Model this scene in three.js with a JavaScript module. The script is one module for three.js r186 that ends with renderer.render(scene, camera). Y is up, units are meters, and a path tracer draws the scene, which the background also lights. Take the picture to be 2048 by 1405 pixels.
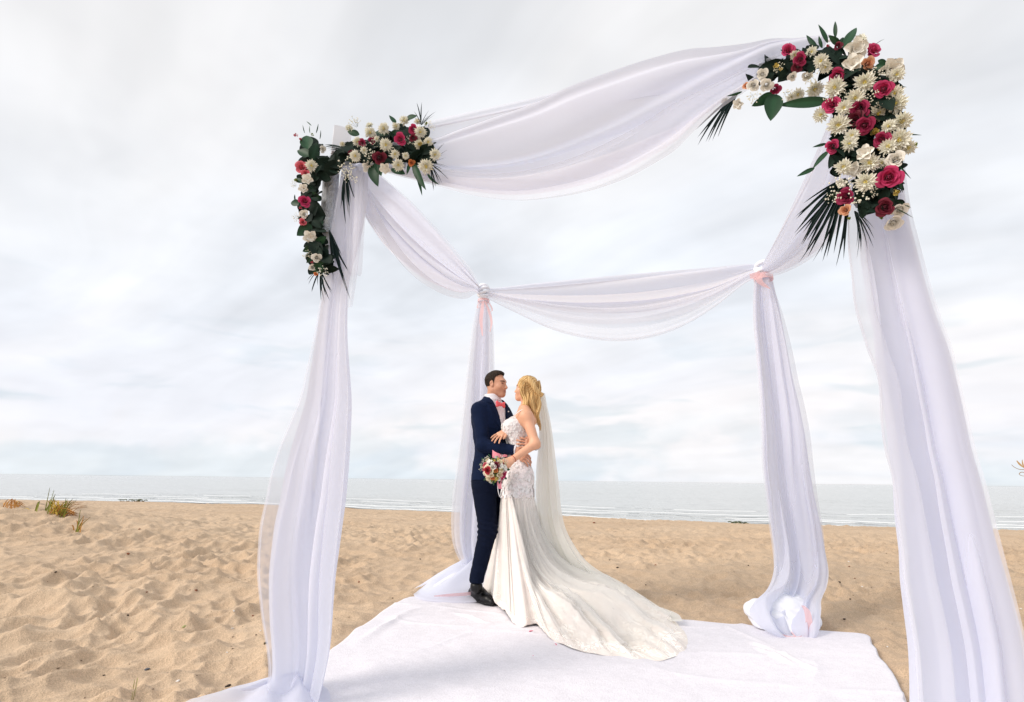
import * as THREE from 'three';
import { mergeGeometries, mergeVertices } from 'three/addons/utils/BufferGeometryUtils.js';

// ---------------------------------------------------------------- camera, exposure, sky, sun
const scene = new THREE.Scene();
const EYE = 0.91, FOCAL = 1032, PITCH = 14.1 * Math.PI / 180, ROLL = 0.69 * Math.PI / 180;
const camera = new THREE.PerspectiveCamera(2 * Math.atan(702.5 / FOCAL) * 180 / Math.PI, 2048 / 1405, 0.05, 12000);
camera.position.set(0, EYE, 0);
camera.rotation.set(PITCH, 0, ROLL, 'YXZ');
const renderer = new THREE.WebGLRenderer({ antialias: true });
renderer.toneMapping = THREE.LinearToneMapping;
renderer.toneMappingExposure = 1.24;
renderer.shadowMap.enabled = true;

const SUN_FROM = new THREE.Vector3(-0.66, 0.50, 0.36).normalize();
const sun = new THREE.DirectionalLight(0xfff4e8, 2.1);
sun.position.copy(SUN_FROM).multiplyScalar(40).add(new THREE.Vector3(0, 0, -5));
sun.target.position.set(0, 0, -5);
sun.castShadow = true;
sun.shadow.radius = 40;
sun.shadow.mapSize.set(2048, 2048);
Object.assign(sun.shadow.camera, { left: -16, right: 16, top: 16, bottom: -16, near: 1, far: 90 });
scene.add(sun, sun.target);

// ---------------------------------------------------------------- noise
function hash2(x, y, s = 0) { let h = Math.imul(x | 0, 374761393) ^ Math.imul(y | 0, 668265263) ^ Math.imul(s + 11, 974634777); h = Math.imul(h ^ (h >>> 13), 1274126177); return ((h ^ (h >>> 16)) >>> 0) / 4294967296; }
function hash3(x, y, z, s = 0) { return hash2(x + Math.imul(z | 0, 7919), y - Math.imul(z | 0, 104729), s); }
const fade = (t) => t * t * t * (t * (t * 6 - 15) + 10), lerp = (a, b, t) => a + (b - a) * t, clamp = (x, a = 0, b = 1) => (x < a ? a : x > b ? b : x);
const sstep = (a, b, x) => { const t = clamp((x - a) / (b - a)); return t * t * (3 - 2 * t); };
function vn2(x, y, s = 0) { const i = Math.floor(x), j = Math.floor(y), u = fade(x - i), v = fade(y - j); return lerp(lerp(hash2(i, j, s), hash2(i + 1, j, s), u), lerp(hash2(i, j + 1, s), hash2(i + 1, j + 1, s), u), v) * 2 - 1; }
function vn3(x, y, z, s = 0) { const i = Math.floor(x), j = Math.floor(y), k = Math.floor(z), u = fade(x - i), v = fade(y - j), w = fade(z - k); const q = (c) => lerp(lerp(hash3(i, j, c, s), hash3(i + 1, j, c, s), u), lerp(hash3(i, j + 1, c, s), hash3(i + 1, j + 1, c, s), u), v); return lerp(q(k), q(k + 1), w) * 2 - 1; }
function fbm2(x, y, o = 4, s = 0) { let a = 0.5, r = 0; for (let i = 0; i < o; i++) { r += a * vn2(x, y, s + i); const t = x * 1.62 - y * 1.18; y = x * 1.18 + y * 1.62 + 3.1; x = t; a *= 0.5; } return r; }
function fbm3(x, y, z, o = 4, s = 0) { let a = 0.5, r = 0; for (let i = 0; i < o; i++) { r += a * vn3(x, y, z, s + i); x = x * 2.03 + 1.7; y = y * 2.01 + 9.2; z = z * 2.02 - 4.4; a *= 0.5; } return r; }
let seed = 12345;
function rnd(a = 1, b) { seed = (Math.imul(seed, 1664525) + 1013904223) >>> 0; const t = seed / 4294967296; return b === undefined ? t * a : a + (b - a) * t; }
function reseed(n) { seed = n >>> 0; rnd(); rnd(); }
function table(rows, x, c = 1) { // rows [[x, v1, v2..]] ascending, smooth interpolation of column c
  if (x <= rows[0][0]) return rows[0][c];
  for (let i = 1; i < rows.length; i++) if (x <= rows[i][0]) {
    const p1 = rows[i - 1], p2 = rows[i], h = p2[0] - p1[0], t = (x - p1[0]) / h, p0 = rows[i - 2] || p1, p3 = rows[i + 1] || p2;
    const m1 = (p2[c] - p0[c]) / (p2[0] - p0[0] || 1) * h, m2 = (p3[c] - p1[c]) / (p3[0] - p1[0] || 1) * h, t2 = t * t, t3 = t2 * t;
    return (2 * t3 - 3 * t2 + 1) * p1[c] + (t3 - 2 * t2 + t) * m1 + (-2 * t3 + 3 * t2) * p2[c] + (t3 - t2) * m2;
  }
  return rows[rows.length - 1][c];
}

// ---------------------------------------------------------------- overcast sky, computed once, the same character all round
{
  const W = 3072, H = 1536, data = new Float32Array(W * H * 4);
  for (let j = 0; j < H; j++) {
    const el = ((j + 0.5) / H - 0.5) * Math.PI, y = Math.sin(el), r = Math.cos(el);
    for (let i = 0; i < W; i++) {
      const az = ((i + 0.5) / W - 0.5) * 2 * Math.PI, x = r * Math.cos(az), z = r * Math.sin(az), o = (j * W + i) * 4;
      let R = 0.52, G = 0.50, B = 0.47;
      if (y > -0.02) {
        const yy = Math.max(y, 0);
        // high sheet of altostratus, drawn out into long soft streaks that converge with distance
        const k = 1 / (yy + 0.22), px = x * k, pz = z * k, a = px * 0.80 + pz * 0.60, b = -px * 0.60 + pz * 0.80;
        const wob = fbm2(px * 0.8, pz * 0.8, 3, 40);
        const streak = fbm2(a * 0.75 + wob * 0.7, b * 2.3 + wob * 0.9, 5, 3), fine = fbm2(px * 4.2 + wob, pz * 4.2, 4, 17), big = fbm2(px * 0.55 + 4, pz * 0.55 + 1, 3, 25);
        const wisp = fbm2(a * 1.9 + wob * 1.4, b * 7.5 + wob * 2.2, 4, 33);
        let L = 0.752 + streak * 0.10 + fine * 0.085 + wisp * 0.075 + big * 0.05 - sstep(0.30, 0.85, yy) * 0.105;
        const warm = clamp(0.5 + big * 1.1 + streak * 0.9);
        // low layers near the sea: flat grey-blue bars and faint heaped clouds
        const low = sstep(0.36, 0.10, yy), u = az * 3.2, v = yy * 26;
        const bars = sstep(0.10, 0.46, fbm2(u * 1.15 + 1.3, v * 0.95 + fbm2(u * 2.4, v, 3, 61) * 0.6, 5, 55)) * sstep(0.025, 0.09, yy) * low;
        const heap = sstep(0.0, 0.35, fbm2(u * 1.9 + 9, yy * 9, 5, 71) + 0.42 - yy * 5.2) * sstep(0.20, 0.02, yy) * low;
        L = lerp(L, 0.775, low * 0.55) - bars * 0.085 - heap * 0.06;
        const cool = bars * 0.9 + heap * 0.75 + sstep(0.1, 0.0, yy) * 0.3;
        R = L * (0.948 + 0.050 * warm + 0.022 * low * (1 - cool) - 0.062 * cool); G = L * (0.990 + 0.008 * warm - 0.006 * cool); B = L * (1.060 - 0.045 * warm + 0.022 * cool);
      }
      data[o] = R; data[o + 1] = G; data[o + 2] = B; data[o + 3] = 1;
    }
  }
  const sky = new THREE.DataTexture(data, W, H, THREE.RGBAFormat, THREE.FloatType);
  sky.mapping = THREE.EquirectangularReflectionMapping; sky.magFilter = THREE.LinearFilter; sky.minFilter = THREE.LinearFilter; sky.needsUpdate = true;
  scene.background = sky; scene.environment = sky;
}

// ---------------------------------------------------------------- helpers
const V = (x, y, z) => new THREE.Vector3(x, y, z);
camera.updateMatrixWorld(true);
function ray(px, py) { return V((px - 1024) / FOCAL, -(py - 702.5) / FOCAL, -1).applyQuaternion(camera.quaternion); }
function at(px, py, D) { const r = ray(px, py); return V(0, EYE, 0).addScaledVector(r, D / -r.z); }                        // D metres in front of the photographer
function onGround(px, py, y = 0) { const r = ray(px, py); return V(0, EYE, 0).addScaledVector(r, (y - EYE) / r.y); }
const used = {};
function numbered(name) { const n = used[name] = (used[name] ?? -1) + 1; return n ? name + '_' + String(n).padStart(3, '0') : name; }
function shadows(m) { m.castShadow = m.receiveShadow = true; return m; }
function tag(o, label, category, group, kind) { if (label) o.userData.label = label; if (category) o.userData.category = category; if (group) o.userData.group = group; if (kind) o.userData.kind = kind; return o; }
function thing(name, label, category, pos = [0, 0, 0], group) { const o = new THREE.Group(); o.name = numbered(name); o.position.set(...pos); scene.add(o); return tag(o, label, category, group); }
function part(name, geo, mat, parent, label) { const m = shadows(new THREE.Mesh(geo, mat)); m.name = name; parent.add(m); if (label) m.userData.label = label; return m; }
function rel(geo, parent) { geo.translate(-parent.position.x, -parent.position.y, -parent.position.z); return geo; }   // world geometry into the thing's own axes
function gridGeo(nu, nv, fn, uvs = (u, v) => [u, v]) {
  const P = new Float32Array((nu + 1) * (nv + 1) * 3), U = new Float32Array((nu + 1) * (nv + 1) * 2), I = [];
  let o = 0, q = 0;
  for (let j = 0; j <= nv; j++) for (let i = 0; i <= nu; i++) { const p = fn(i / nu, j / nv, i, j); P[o++] = p.x; P[o++] = p.y; P[o++] = p.z; const t = uvs(i / nu, j / nv, p); U[q++] = t[0]; U[q++] = t[1]; }
  for (let j = 0; j < nv; j++) for (let i = 0; i < nu; i++) { const a = j * (nu + 1) + i, b = a + 1, c = a + nu + 1, d = c + 1; I.push(a, b, d, a, d, c); }
  const g = new THREE.BufferGeometry(); g.setAttribute('position', new THREE.BufferAttribute(P, 3)); g.setAttribute('uv', new THREE.BufferAttribute(U, 2)); g.setIndex(I); g.computeVertexNormals(); return g;
}
function merge(list) { return list.length === 1 ? list[0] : mergeGeometries(list.map((g) => { if (!g.index) { const n = g.attributes.position.count; g.setIndex([...Array(n).keys()]); } return g; })); }
function tube(points, r0, r1 = r0, seg = 8, rad = 6) {
  const c = points.length > 2 ? new THREE.CatmullRomCurve3(points) : new THREE.LineCurve3(points[0], points[1]), g = new THREE.TubeGeometry(c, seg, 1, rad), P = g.attributes.position, N = g.attributes.normal;
  for (let i = 0; i < P.count; i++) { const t = Math.floor(i / (rad + 1)) / seg, r = (typeof r0 === 'function' ? r0(t) : lerp(r0, r1, t)) - 1; P.setXYZ(i, P.getX(i) + N.getX(i) * r, P.getY(i) + N.getY(i) * r, P.getZ(i) + N.getZ(i) * r); }
  return g;
}
function ribbonStrip(points, widths, side) { // a flat band along points; side is the direction of its width
  const c = new THREE.CatmullRomCurve3(points), n = 20;
  return gridGeo(2, n, (u, v) => { const w = table(widths.map((x, i) => [i / (widths.length - 1), x]), v); return c.getPoint(v).addScaledVector(side, (u - 0.5) * w); });
}
function colorGeo(g, fn) { const P = g.attributes.position, C = new Float32Array(P.count * 3); for (let i = 0; i < P.count; i++) { const c = fn(P.getX(i), P.getY(i), P.getZ(i), i); C.set(c, i * 3); } g.setAttribute('color', new THREE.BufferAttribute(C, 3)); return g; }
function dataTex(n, fn, srgb = true) { const d = new Uint8Array(n * n * 4); for (let j = 0; j < n; j++) for (let i = 0; i < n; i++) { const c = fn(i / n, j / n, i, j), o = (j * n + i) * 4; d[o] = clamp(c[0]) * 255; d[o + 1] = clamp(c[1]) * 255; d[o + 2] = clamp(c[2]) * 255; d[o + 3] = 255; } const t = new THREE.DataTexture(d, n, n); t.wrapS = t.wrapT = THREE.RepeatWrapping; t.magFilter = THREE.LinearFilter; t.minFilter = THREE.LinearMipmapLinearFilter; t.generateMipmaps = true; if (srgb) t.colorSpace = THREE.SRGBColorSpace; t.needsUpdate = true; return t; }
function tileNoise(u, v, f, s) { // noise that repeats over the unit square
  const x = u * f, y = v * f, i = Math.floor(x), j = Math.floor(y), a = fade(x - i), b = fade(y - j), m = (k) => ((k % f) + f) % f;
  return lerp(lerp(hash2(m(i), m(j), s), hash2(m(i + 1), m(j), s), a), lerp(hash2(m(i), m(j + 1), s), hash2(m(i + 1), m(j + 1), s), a), b) * 2 - 1;
}
const std = (o) => new THREE.MeshStandardMaterial({ roughness: 0.9, side: THREE.DoubleSide, ...o }), phys = (o) => new THREE.MeshPhysicalMaterial({ roughness: 0.9, side: THREE.DoubleSide, ...o });
const lin = (r, g, b) => new THREE.Color().setRGB(r, g, b);

// ---------------------------------------------------------------- the setting: sand, sea, carpet
const SEA_Y = -1.0;
// carpet outline on the ground (counter-clockwise from its far left corner)
const CARPET = [[-0.735, -4.54], [-0.835, -4.36], [-0.905, -4.05], [-0.955, -3.7], [-0.975, -3.4], [-0.99, -3.1], [-1.03, -2.75], [-1.10, -2.3], [-1.02, -1.72], [0.2, -1.40], [1.42, -1.12], [1.55, -1.9], [1.66, -2.3], [1.77, -2.585], [2.0, -3.02], [2.16, -3.36], [2.276, -3.65], [1.70, -3.86], [1.06, -4.04], [0.2, -4.28]];
function carpetInside(x, z) { // signed distance-like: positive inside
  let inside = false, d = 1e9;
  for (let i = 0, j = CARPET.length - 1; i < CARPET.length; j = i++) {
    const [xi, zi] = CARPET[i], [xj, zj] = CARPET[j];
    if ((zi > z) !== (zj > z) && x < (xj - xi) * (z - zi) / (zj - zi) + xi) inside = !inside;
    const ex = xj - xi, ez = zj - zi, t = clamp(((x - xi) * ex + (z - zi) * ez) / (ex * ex + ez * ez)), dx = x - xi - ex * t, dz = z - zi - ez * t;
    d = Math.min(d, dx * dx + dz * dz);
  }
  return (inside ? 1 : -1) * Math.sqrt(d);
}
function softGround(x, z) { // slow swell of the trodden sand, shared by sand and carpet
  return 0.022 * vn2(x * 0.9 + 3, z * 0.9, 5) + 0.03 * vn2(x * 0.33, z * 0.33, 6) - 0.02;
}
// bowls left by feet and wind: the nearest bowl centre decides, so that neighbours meet in crests
function bowls(x, z, size, s, soft) {
  const u = x / size, v = z / size, i0 = Math.floor(u), j0 = Math.floor(v);
  let acc = 0, wsum = 0;
  let m1 = 9;
  const ds = [];
  for (let j = -1; j <= 1; j++) for (let i = -1; i <= 1; i++) {
    const ci = i0 + i, cj = j0 + j, cx = ci + 0.5 + (hash2(ci, cj, s) - 0.5) * 0.95, cz = cj + 0.5 + (hash2(ci, cj, s + 1) - 0.5) * 0.95, a = hash2(ci, cj, s + 2) * 3.14, e = 0.75 + hash2(ci, cj, s + 3) * 0.55;
    const dx = u - cx, dz = v - cz, ca = Math.cos(a), sa = Math.sin(a), p = (dx * ca + dz * sa) * e, q = (-dx * sa + dz * ca) / e;
    const d = p * p + q * q + (hash2(ci, cj, s + 4) - 0.5) * 0.22;
    ds.push(d); if (d < m1) m1 = d;
  }
  for (const d of ds) { const w = Math.exp(-(d - m1) / soft); acc += w * d; wsum += w; }
  return Math.min(acc / wsum, 0.62);
}
const SHORE = [[-80, -44], [-32, -41.6], [-17, -39], [-10.7, -36], [-3.7, -33], [3, -29.6], [7.1, -27.4], [15, -24], [21.4, -22.6], [80, -18]];
function shore(x) { return table(SHORE, x) - 0.35 * Math.sin(x * 0.42 + 1) - 0.25 * Math.sin(x * 0.91); }      // z of the waterline
function sandHeight(x, z, fine = true) {
  const D = -z, edge = shore(x);
  let y = softGround(x, z);
  // the beach falls gently to the sea
  const t = clamp((D - 8) / (-edge - 8)), fall = t <= 0 ? 0 : -1.0 * (0.35 * t + 0.65 * t * t);
  y += fall;
  if (z < edge) y = SEA_Y - (edge - z) * 0.05;
  // low dune on the left that carries the grass
  const dx = x + 8.9, dz = z + 8.7; y += 0.54 * Math.exp(-(dx * dx / 11 + dz * dz / 5));
  const ex = x + 5.2, ez = z + 4.6; y += 0.10 * Math.exp(-(ex * ex / 6 + ez * ez / 4));
  if (!fine) return y;
  const wet = sstep(edge + 0.4, edge + 5.5, z), near = wet * (0.60 + 0.40 * sstep(16, 4, D));
  const wx = x + 0.09 * vn2(x * 2.3, z * 2.3, 30), wz = z + 0.09 * vn2(x * 2.3 + 8, z * 2.3, 31);
  let b = bowls(wx, wz, 0.27, 100, 0.018) * 0.125 + bowls(wx + 7, wz, 0.12, 200, 0.025) * 0.062 + bowls(wx, wz + 3, 0.8, 300, 0.03) * 0.05 - 0.085;
  b *= 0.55 + 0.75 * clamp(0.5 + vn2(x * 0.8, z * 0.8, 44) * 0.8);
  b += 0.011 * fbm2(x * 5, z * 5, 3, 50) + 0.0035 * fbm2(x * 24, z * 24, 2, 52);
  const c = D < 6 && D > 0.6 && Math.abs(x) < 3.2 ? carpetInside(x, z) : -1;
  const press = sstep(-0.10, 0.03, c);
  return y + b * near * (1 - press) - press * 0.03 + 0.012 * sstep(-0.3, -0.04, c) * (1 - press);
}
const sandTex = dataTex(1024, (u, v, i, j) => {
  const g = hash2(i, j, 1) - 0.5, g2 = tileNoise(u, v, 256, 2), m = tileNoise(u, v, 24, 4) * 0.5 + tileNoise(u, v, 61, 5) * 0.35, sp = hash2(i >> 1, j >> 1, 9);
  let k = 1 + g * 0.20 + g2 * 0.08 + m * 0.05; if (sp > 0.9965) k *= 0.62; if (sp < 0.0022) k *= 1.25;
  return [0.768 * k, 0.672 * k, 0.564 * k];
});
const sandBump = dataTex(1024, (u, v, i, j) => { const k = 0.5 + 0.16 * (hash2(i, j, 21) - 0.5) + 0.16 * tileNoise(u, v, 200, 22) + 0.14 * tileNoise(u, v, 70, 23); return [k, k, k]; }, false);
{
  const nu = 940, zs = [];
  for (let k = 0; k < 26; k++) zs.push(10 - k * 0.34);
  const D0 = 1.35, D1 = 46, n = 730; for (let k = 0; k <= n; k++) zs.push(-D0 * Math.pow(D1 / D0, k / n));
  zs.push(-52, -62);
  const nv = zs.length - 1;
  const geo = gridGeo(nu, nv, (a, b, i, j) => {
    const z = zs[j], D = Math.max(0.4, -z); let u = (a - 0.5) * 2.72;
    let x = u * (D + 0.8);
    if (i < 20) x = Math.min(x, -1.25 * (D + 0.8)) - Math.pow(20 - i, 2) * 0.7; if (i > nu - 20) x = Math.max(x, 1.25 * (D + 0.8)) + Math.pow(i - nu + 20, 2) * 0.7;
    return V(x, sandHeight(x, z, i >= 20 && i <= nu - 20), z);
  }, (u, v, p) => [p.x / 0.9, p.z / 0.9]);
  colorGeo(geo, (x, y, z) => { // patches of paler dry sand and warmer damp sand, the darker tide band by the water
    const m = fbm2(x * 0.55, z * 0.55, 4, 80), f = fbm2(x * 3.1, z * 3.1, 3, 84), e = shore(x), damp = sstep(e + 5.2, e + 3.2, z + 0.7 * fbm2(x * 0.3, z * 0.3, 3, 88)) * 0.30 + sstep(e + 1.2, e + 0.2, z) * 0.2;
    const k = 1 + m * 0.10 + f * 0.06 - damp * 0.28; return [k, k * (1 + m * 0.03 - damp * 0.10), k * (1 + m * 0.06 - damp * 0.20)];
  });
  const sand = shadows(new THREE.Mesh(geo, std({ map: sandTex, bumpMap: sandBump, bumpScale: 0.006, roughness: 0.95, vertexColors: true })));
  sand.name = 'sand'; tag(sand, 'pale trodden beach sand full of shallow footprints', null, null, 'structure'); scene.add(sand);
}
{ // sea: one sheet to the horizon, low waves running in towards the beach
  const zs = []; for (let k = 0; k <= 420; k++) zs.push(-16 * Math.pow(6500 / 16, Math.pow(k / 420, 1.25)));
  const geo = gridGeo(460, 420, (a, b, i, j) => {
    const z = zs[j], D = -z, x = (a - 0.5) * 2.9 * (D + 3) * (i < 8 || i > 452 ? 2 : 1);
    const sh = shore(clamp(x, -60, 60)), out = sh - z, amp = 0.085 * sstep(-2, 9, out) * (0.55 + 0.6 * vn2(x * 0.05, z * 0.09, 91)) * sstep(900, 60, D);
    const w = z * 1.9 + 0.9 * vn2(x * 0.16, z * 0.16, 92) * 3.2 + x * 0.2, cr = Math.pow(0.5 + 0.5 * Math.sin(w), 2.2);
    const chop = 0.030 * fbm2(x * 0.7, z * 1.6, 3, 93) * sstep(240, 40, D), swell = 0.10 * Math.pow(0.5 + 0.5 * Math.sin(z * 0.42 + 1.8 * vn2(x * 0.045, z * 0.05, 94)), 3) * sstep(0, 8, out) * sstep(400, 50, D);
    return V(x, SEA_Y + amp * cr + chop + swell * clamp(0.4 + vn2(x * 0.03, z * 0.05, 95)), z);
  }, (u, v, p) => [p.x / 9, p.z / 9]);
  const bump = dataTex(1024, (u, v) => { let k = 0; for (const [f, a, s] of [[9, 0.30, 1], [21, 0.22, 2], [47, 0.14, 3], [101, 0.08, 4]]) k += a * tileNoise(u, v * 1, f, s + 300); k = 0.5 + k * 0.5; return [k, k, k]; }, false);
  bump.repeat.set(0.55, 1.3);
  const sea = shadows(new THREE.Mesh(geo, phys({ color: lin(0.50, 0.525, 0.525), roughness: 0.18, ior: 1.33, bumpMap: bump, bumpScale: 0.32 })));
  sea.name = 'sea'; tag(sea, 'calm pale sea with low ripples reaching to the horizon', null, null, 'structure'); scene.add(sea);
  // thin foam where the last wave runs out
  reseed(77);
  const lines = [];
  for (let k = 0; k < 5; k++) {
    const off = [0.15, -1.3, -3.2, -6.2, -10.5][k], lay = [0.70, 0.60, 0.50, 0.42, 0.36][k];
    lines.push(gridGeo(700, 2, (a, b) => {
      const x = (a - 0.5) * 84, gap = k === 0 ? 1 : sstep(0.0, 0.4, vn2(x * 0.22, k * 7, 120)), w = lay * gap * (0.45 + 0.75 * (0.5 + 0.5 * vn2(x * 0.9, k * 3, 121)));
      const z = shore(x) + off + 0.6 * vn2(x * 0.3, k * 5, 122) + 0.16 * vn2(x * 1.7, k, 123) + (b - 0.5) * w;
      return V(x, SEA_Y + 0.09 + 0.02 * (1 - Math.abs(b - 0.5) * 2) + (k ? 0.055 : 0), z);
    }));
  }
  const foam = shadows(new THREE.Mesh(merge(lines), std({ color: lin(0.82, 0.84, 0.84) }))); foam.name = 'sea_foam'; tag(foam, 'thin white lines of foam along the water edge', 'foam', null, 'stuff'); scene.add(foam);
}
{ // the carpet follows the sand below it; its edge has a thickness
  const t = new THREE.Shape(CARPET.map(([x, z]) => new THREE.Vector2(x, z)));
  const N = 260, x0 = -1.15, x1 = 2.35, z0 = -4.62, z1 = -1.05;
  const rim = []; { const c = new THREE.CatmullRomCurve3(CARPET.map(([x, z]) => V(x, 0, z)), true, 'catmullrom', 0.25); for (let i = 0; i < 520; i++) { const p = c.getPoint(i / 520), s = 0.012 * vn2(i * 0.09, 3, 8); p.x += s; p.z += 0.7 * s; rim.push(p); } }
  const wr = (x, z) => { // creases: by the far right cloth and by the groom's feet, faint ones elsewhere
    let h = 0.005 * fbm2(x * 5 + 0.6 * vn2(x * 2, z * 2, 7), z * 9, 3, 140) + 0.009 * vn2(x * 1.7, z * 1.7, 141) + 0.008 * Math.pow(Math.max(0, 1 - Math.abs(vn2(x * 1.3 + z * 0.9, z * 2.1 - x * 0.5, 143)) * 5), 2);
    const crease = (ax, az, bx, bz, w, a) => { const ex = bx - ax, ez = bz - az, tt = clamp(((x - ax) * ex + (z - az) * ez) / (ex * ex + ez * ez)), dx = x - ax - ex * tt, dz = z - az - ez * tt; h += a * Math.sin(Math.PI * clamp(tt * 0.98 + 0.01)) * Math.exp(-(dx * dx + dz * dz) / (w * w)); };
    for (const [a, b, c, d, w, e] of CREASES) crease(a, b, c, d, w, e);
    return h;
  };
  const c0 = onGround(1490, 1272), c1 = onGround(1640, 1335), d0 = onGround(1505, 1285), d1 = onGround(1600, 1325), e0 = onGround(905, 1222), e1 = onGround(985, 1246), f0 = onGround(700, 1290), f1 = onGround(830, 1216), g0 = onGround(780, 1238), g1 = onGround(850, 1225);
  const CREASES = [[c0, c1, 0.018, 0.026], [d0, d1, 0.015, 0.022], [e0, e1, 0.02, 0.018], [onGround(890, 1240), onGround(960, 1232), 0.016, 0.008], [f0, f1, 0.03, 0.012], [g0, g1, 0.02, 0.010], [onGround(740, 1262), onGround(800, 1236), 0.016, 0.009], [onGround(1430, 1238), onGround(1560, 1290), 0.02, 0.008]].map(([a, b, w, e]) => [a.x, a.z, b.x, b.z, w, e]);
  const top = (x, z) => softGround(x, z) + 0.006 + wr(x, z) * 1.0;
  const cx = 0.5, cz = -2.9, R = 150;
  const geo = gridGeo(rim.length, R, (a, b, i) => { const p = rim[i % rim.length], k = b < 0.985 ? Math.pow(b / 0.985, 0.9) : 1, x = lerp(cx, p.x, k), z = lerp(cz, p.z, k); return V(x, b < 0.985 ? top(x, z) - 0.004 * sstep(0.98, 1, k) : top(x, z) - 0.035, z); }, (u, v, p) => [p.x / 0.6, p.z / 0.6]);
  const felt = dataTex(512, (u, v, i, j) => { const k = 1 + (hash2(i, j, 31) - 0.5) * 0.07 + tileNoise(u, v, 90, 33) * 0.02 + tileNoise(u, v, 17, 34) * 0.012; return [0.905 * k, 0.896 * k, 0.920 * k]; });
  const feltBump = dataTex(512, (u, v, i, j) => { const k = 0.5 + (hash2(i, j, 41) - 0.5) * 0.3 + tileNoise(u, v, 120, 42) * 0.2; return [k, k, k]; }, false);
  const carpet = shadows(new THREE.Mesh(geo, std({ map: felt, bumpMap: feltBump, bumpScale: 0.003, roughness: 1 })));
  carpet.name = 'white_carpet'; tag(carpet, 'large white felt carpet spread on the sand under the wedding arbour', 'carpet'); scene.add(carpet);
}

// ---------------------------------------------------------------- soft modelling: distance fields meshed with surface nets
const smin = (a, b, k) => { const h = Math.max(k - Math.abs(a - b), 0) / k; return Math.min(a, b) - h * h * k * 0.25; };
const smax = (a, b, k) => -smin(-a, -b, k);
const cap = (a, b, ra, rb = ra) => { const ax = a.x, ay = a.y, az = a.z, dx = b.x - ax, dy = b.y - ay, dz = b.z - az, l = dx * dx + dy * dy + dz * dz || 1e-9; return (x, y, z) => { const px = x - ax, py = y - ay, pz = z - az, t = clamp((px * dx + py * dy + pz * dz) / l), ex = px - dx * t, ey = py - dy * t, ez = pz - dz * t; return Math.sqrt(ex * ex + ey * ey + ez * ez) - (ra + (rb - ra) * t); }; };
const ell = (c, rx, ry, rz) => (x, y, z) => { const a = (x - c.x) / rx, b = (y - c.y) / ry, d = (z - c.z) / rz, k0 = Math.sqrt(a * a + b * b + d * d), k1 = Math.sqrt(a * a / (rx * rx) + b * b / (ry * ry) + d * d / (rz * rz)); return k1 < 1e-9 ? -Math.min(rx, ry, rz) : k0 * (k0 - 1) / k1; };
const join = (list, k) => (x, y, z) => { let d = list[0](x, y, z); for (let i = 1; i < list.length; i++) d = smin(d, list[i](x, y, z), k); return d; };
const either = (list) => (x, y, z) => { let d = 1e9; for (const f of list) { const e = f(x, y, z); if (e < d) d = e; } return d; };
function frame(origin, fwd, pitch, s) { // a figure's own axes: X forward, Y up, Z to its right
  const f = V(fwd.x, 0, fwd.z).normalize(), up0 = V(0, 1, 0), r = f.clone().cross(up0).normalize(), X = f.clone().multiplyScalar(Math.cos(pitch)).addScaledVector(up0, Math.sin(pitch)), Y = r.clone().cross(X).normalize();
  return { o: origin, X, Y, Z: r, s, to: (x, y, z) => origin.clone().addScaledVector(X, x * s).addScaledVector(Y, y * s).addScaledVector(r, z * s), wrap: (fn) => (x, y, z) => { const a = x - origin.x, b = y - origin.y, c = z - origin.z; return fn((a * X.x + b * X.y + c * X.z) / s, (a * Y.x + b * Y.y + c * Y.z) / s, (a * r.x + b * r.y + c * r.z) / s) * s; }, local: (p) => { const d = p.clone().sub(origin); return V(d.dot(X) / s, d.dot(Y) / s, d.dot(r) / s); } };
}
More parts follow.
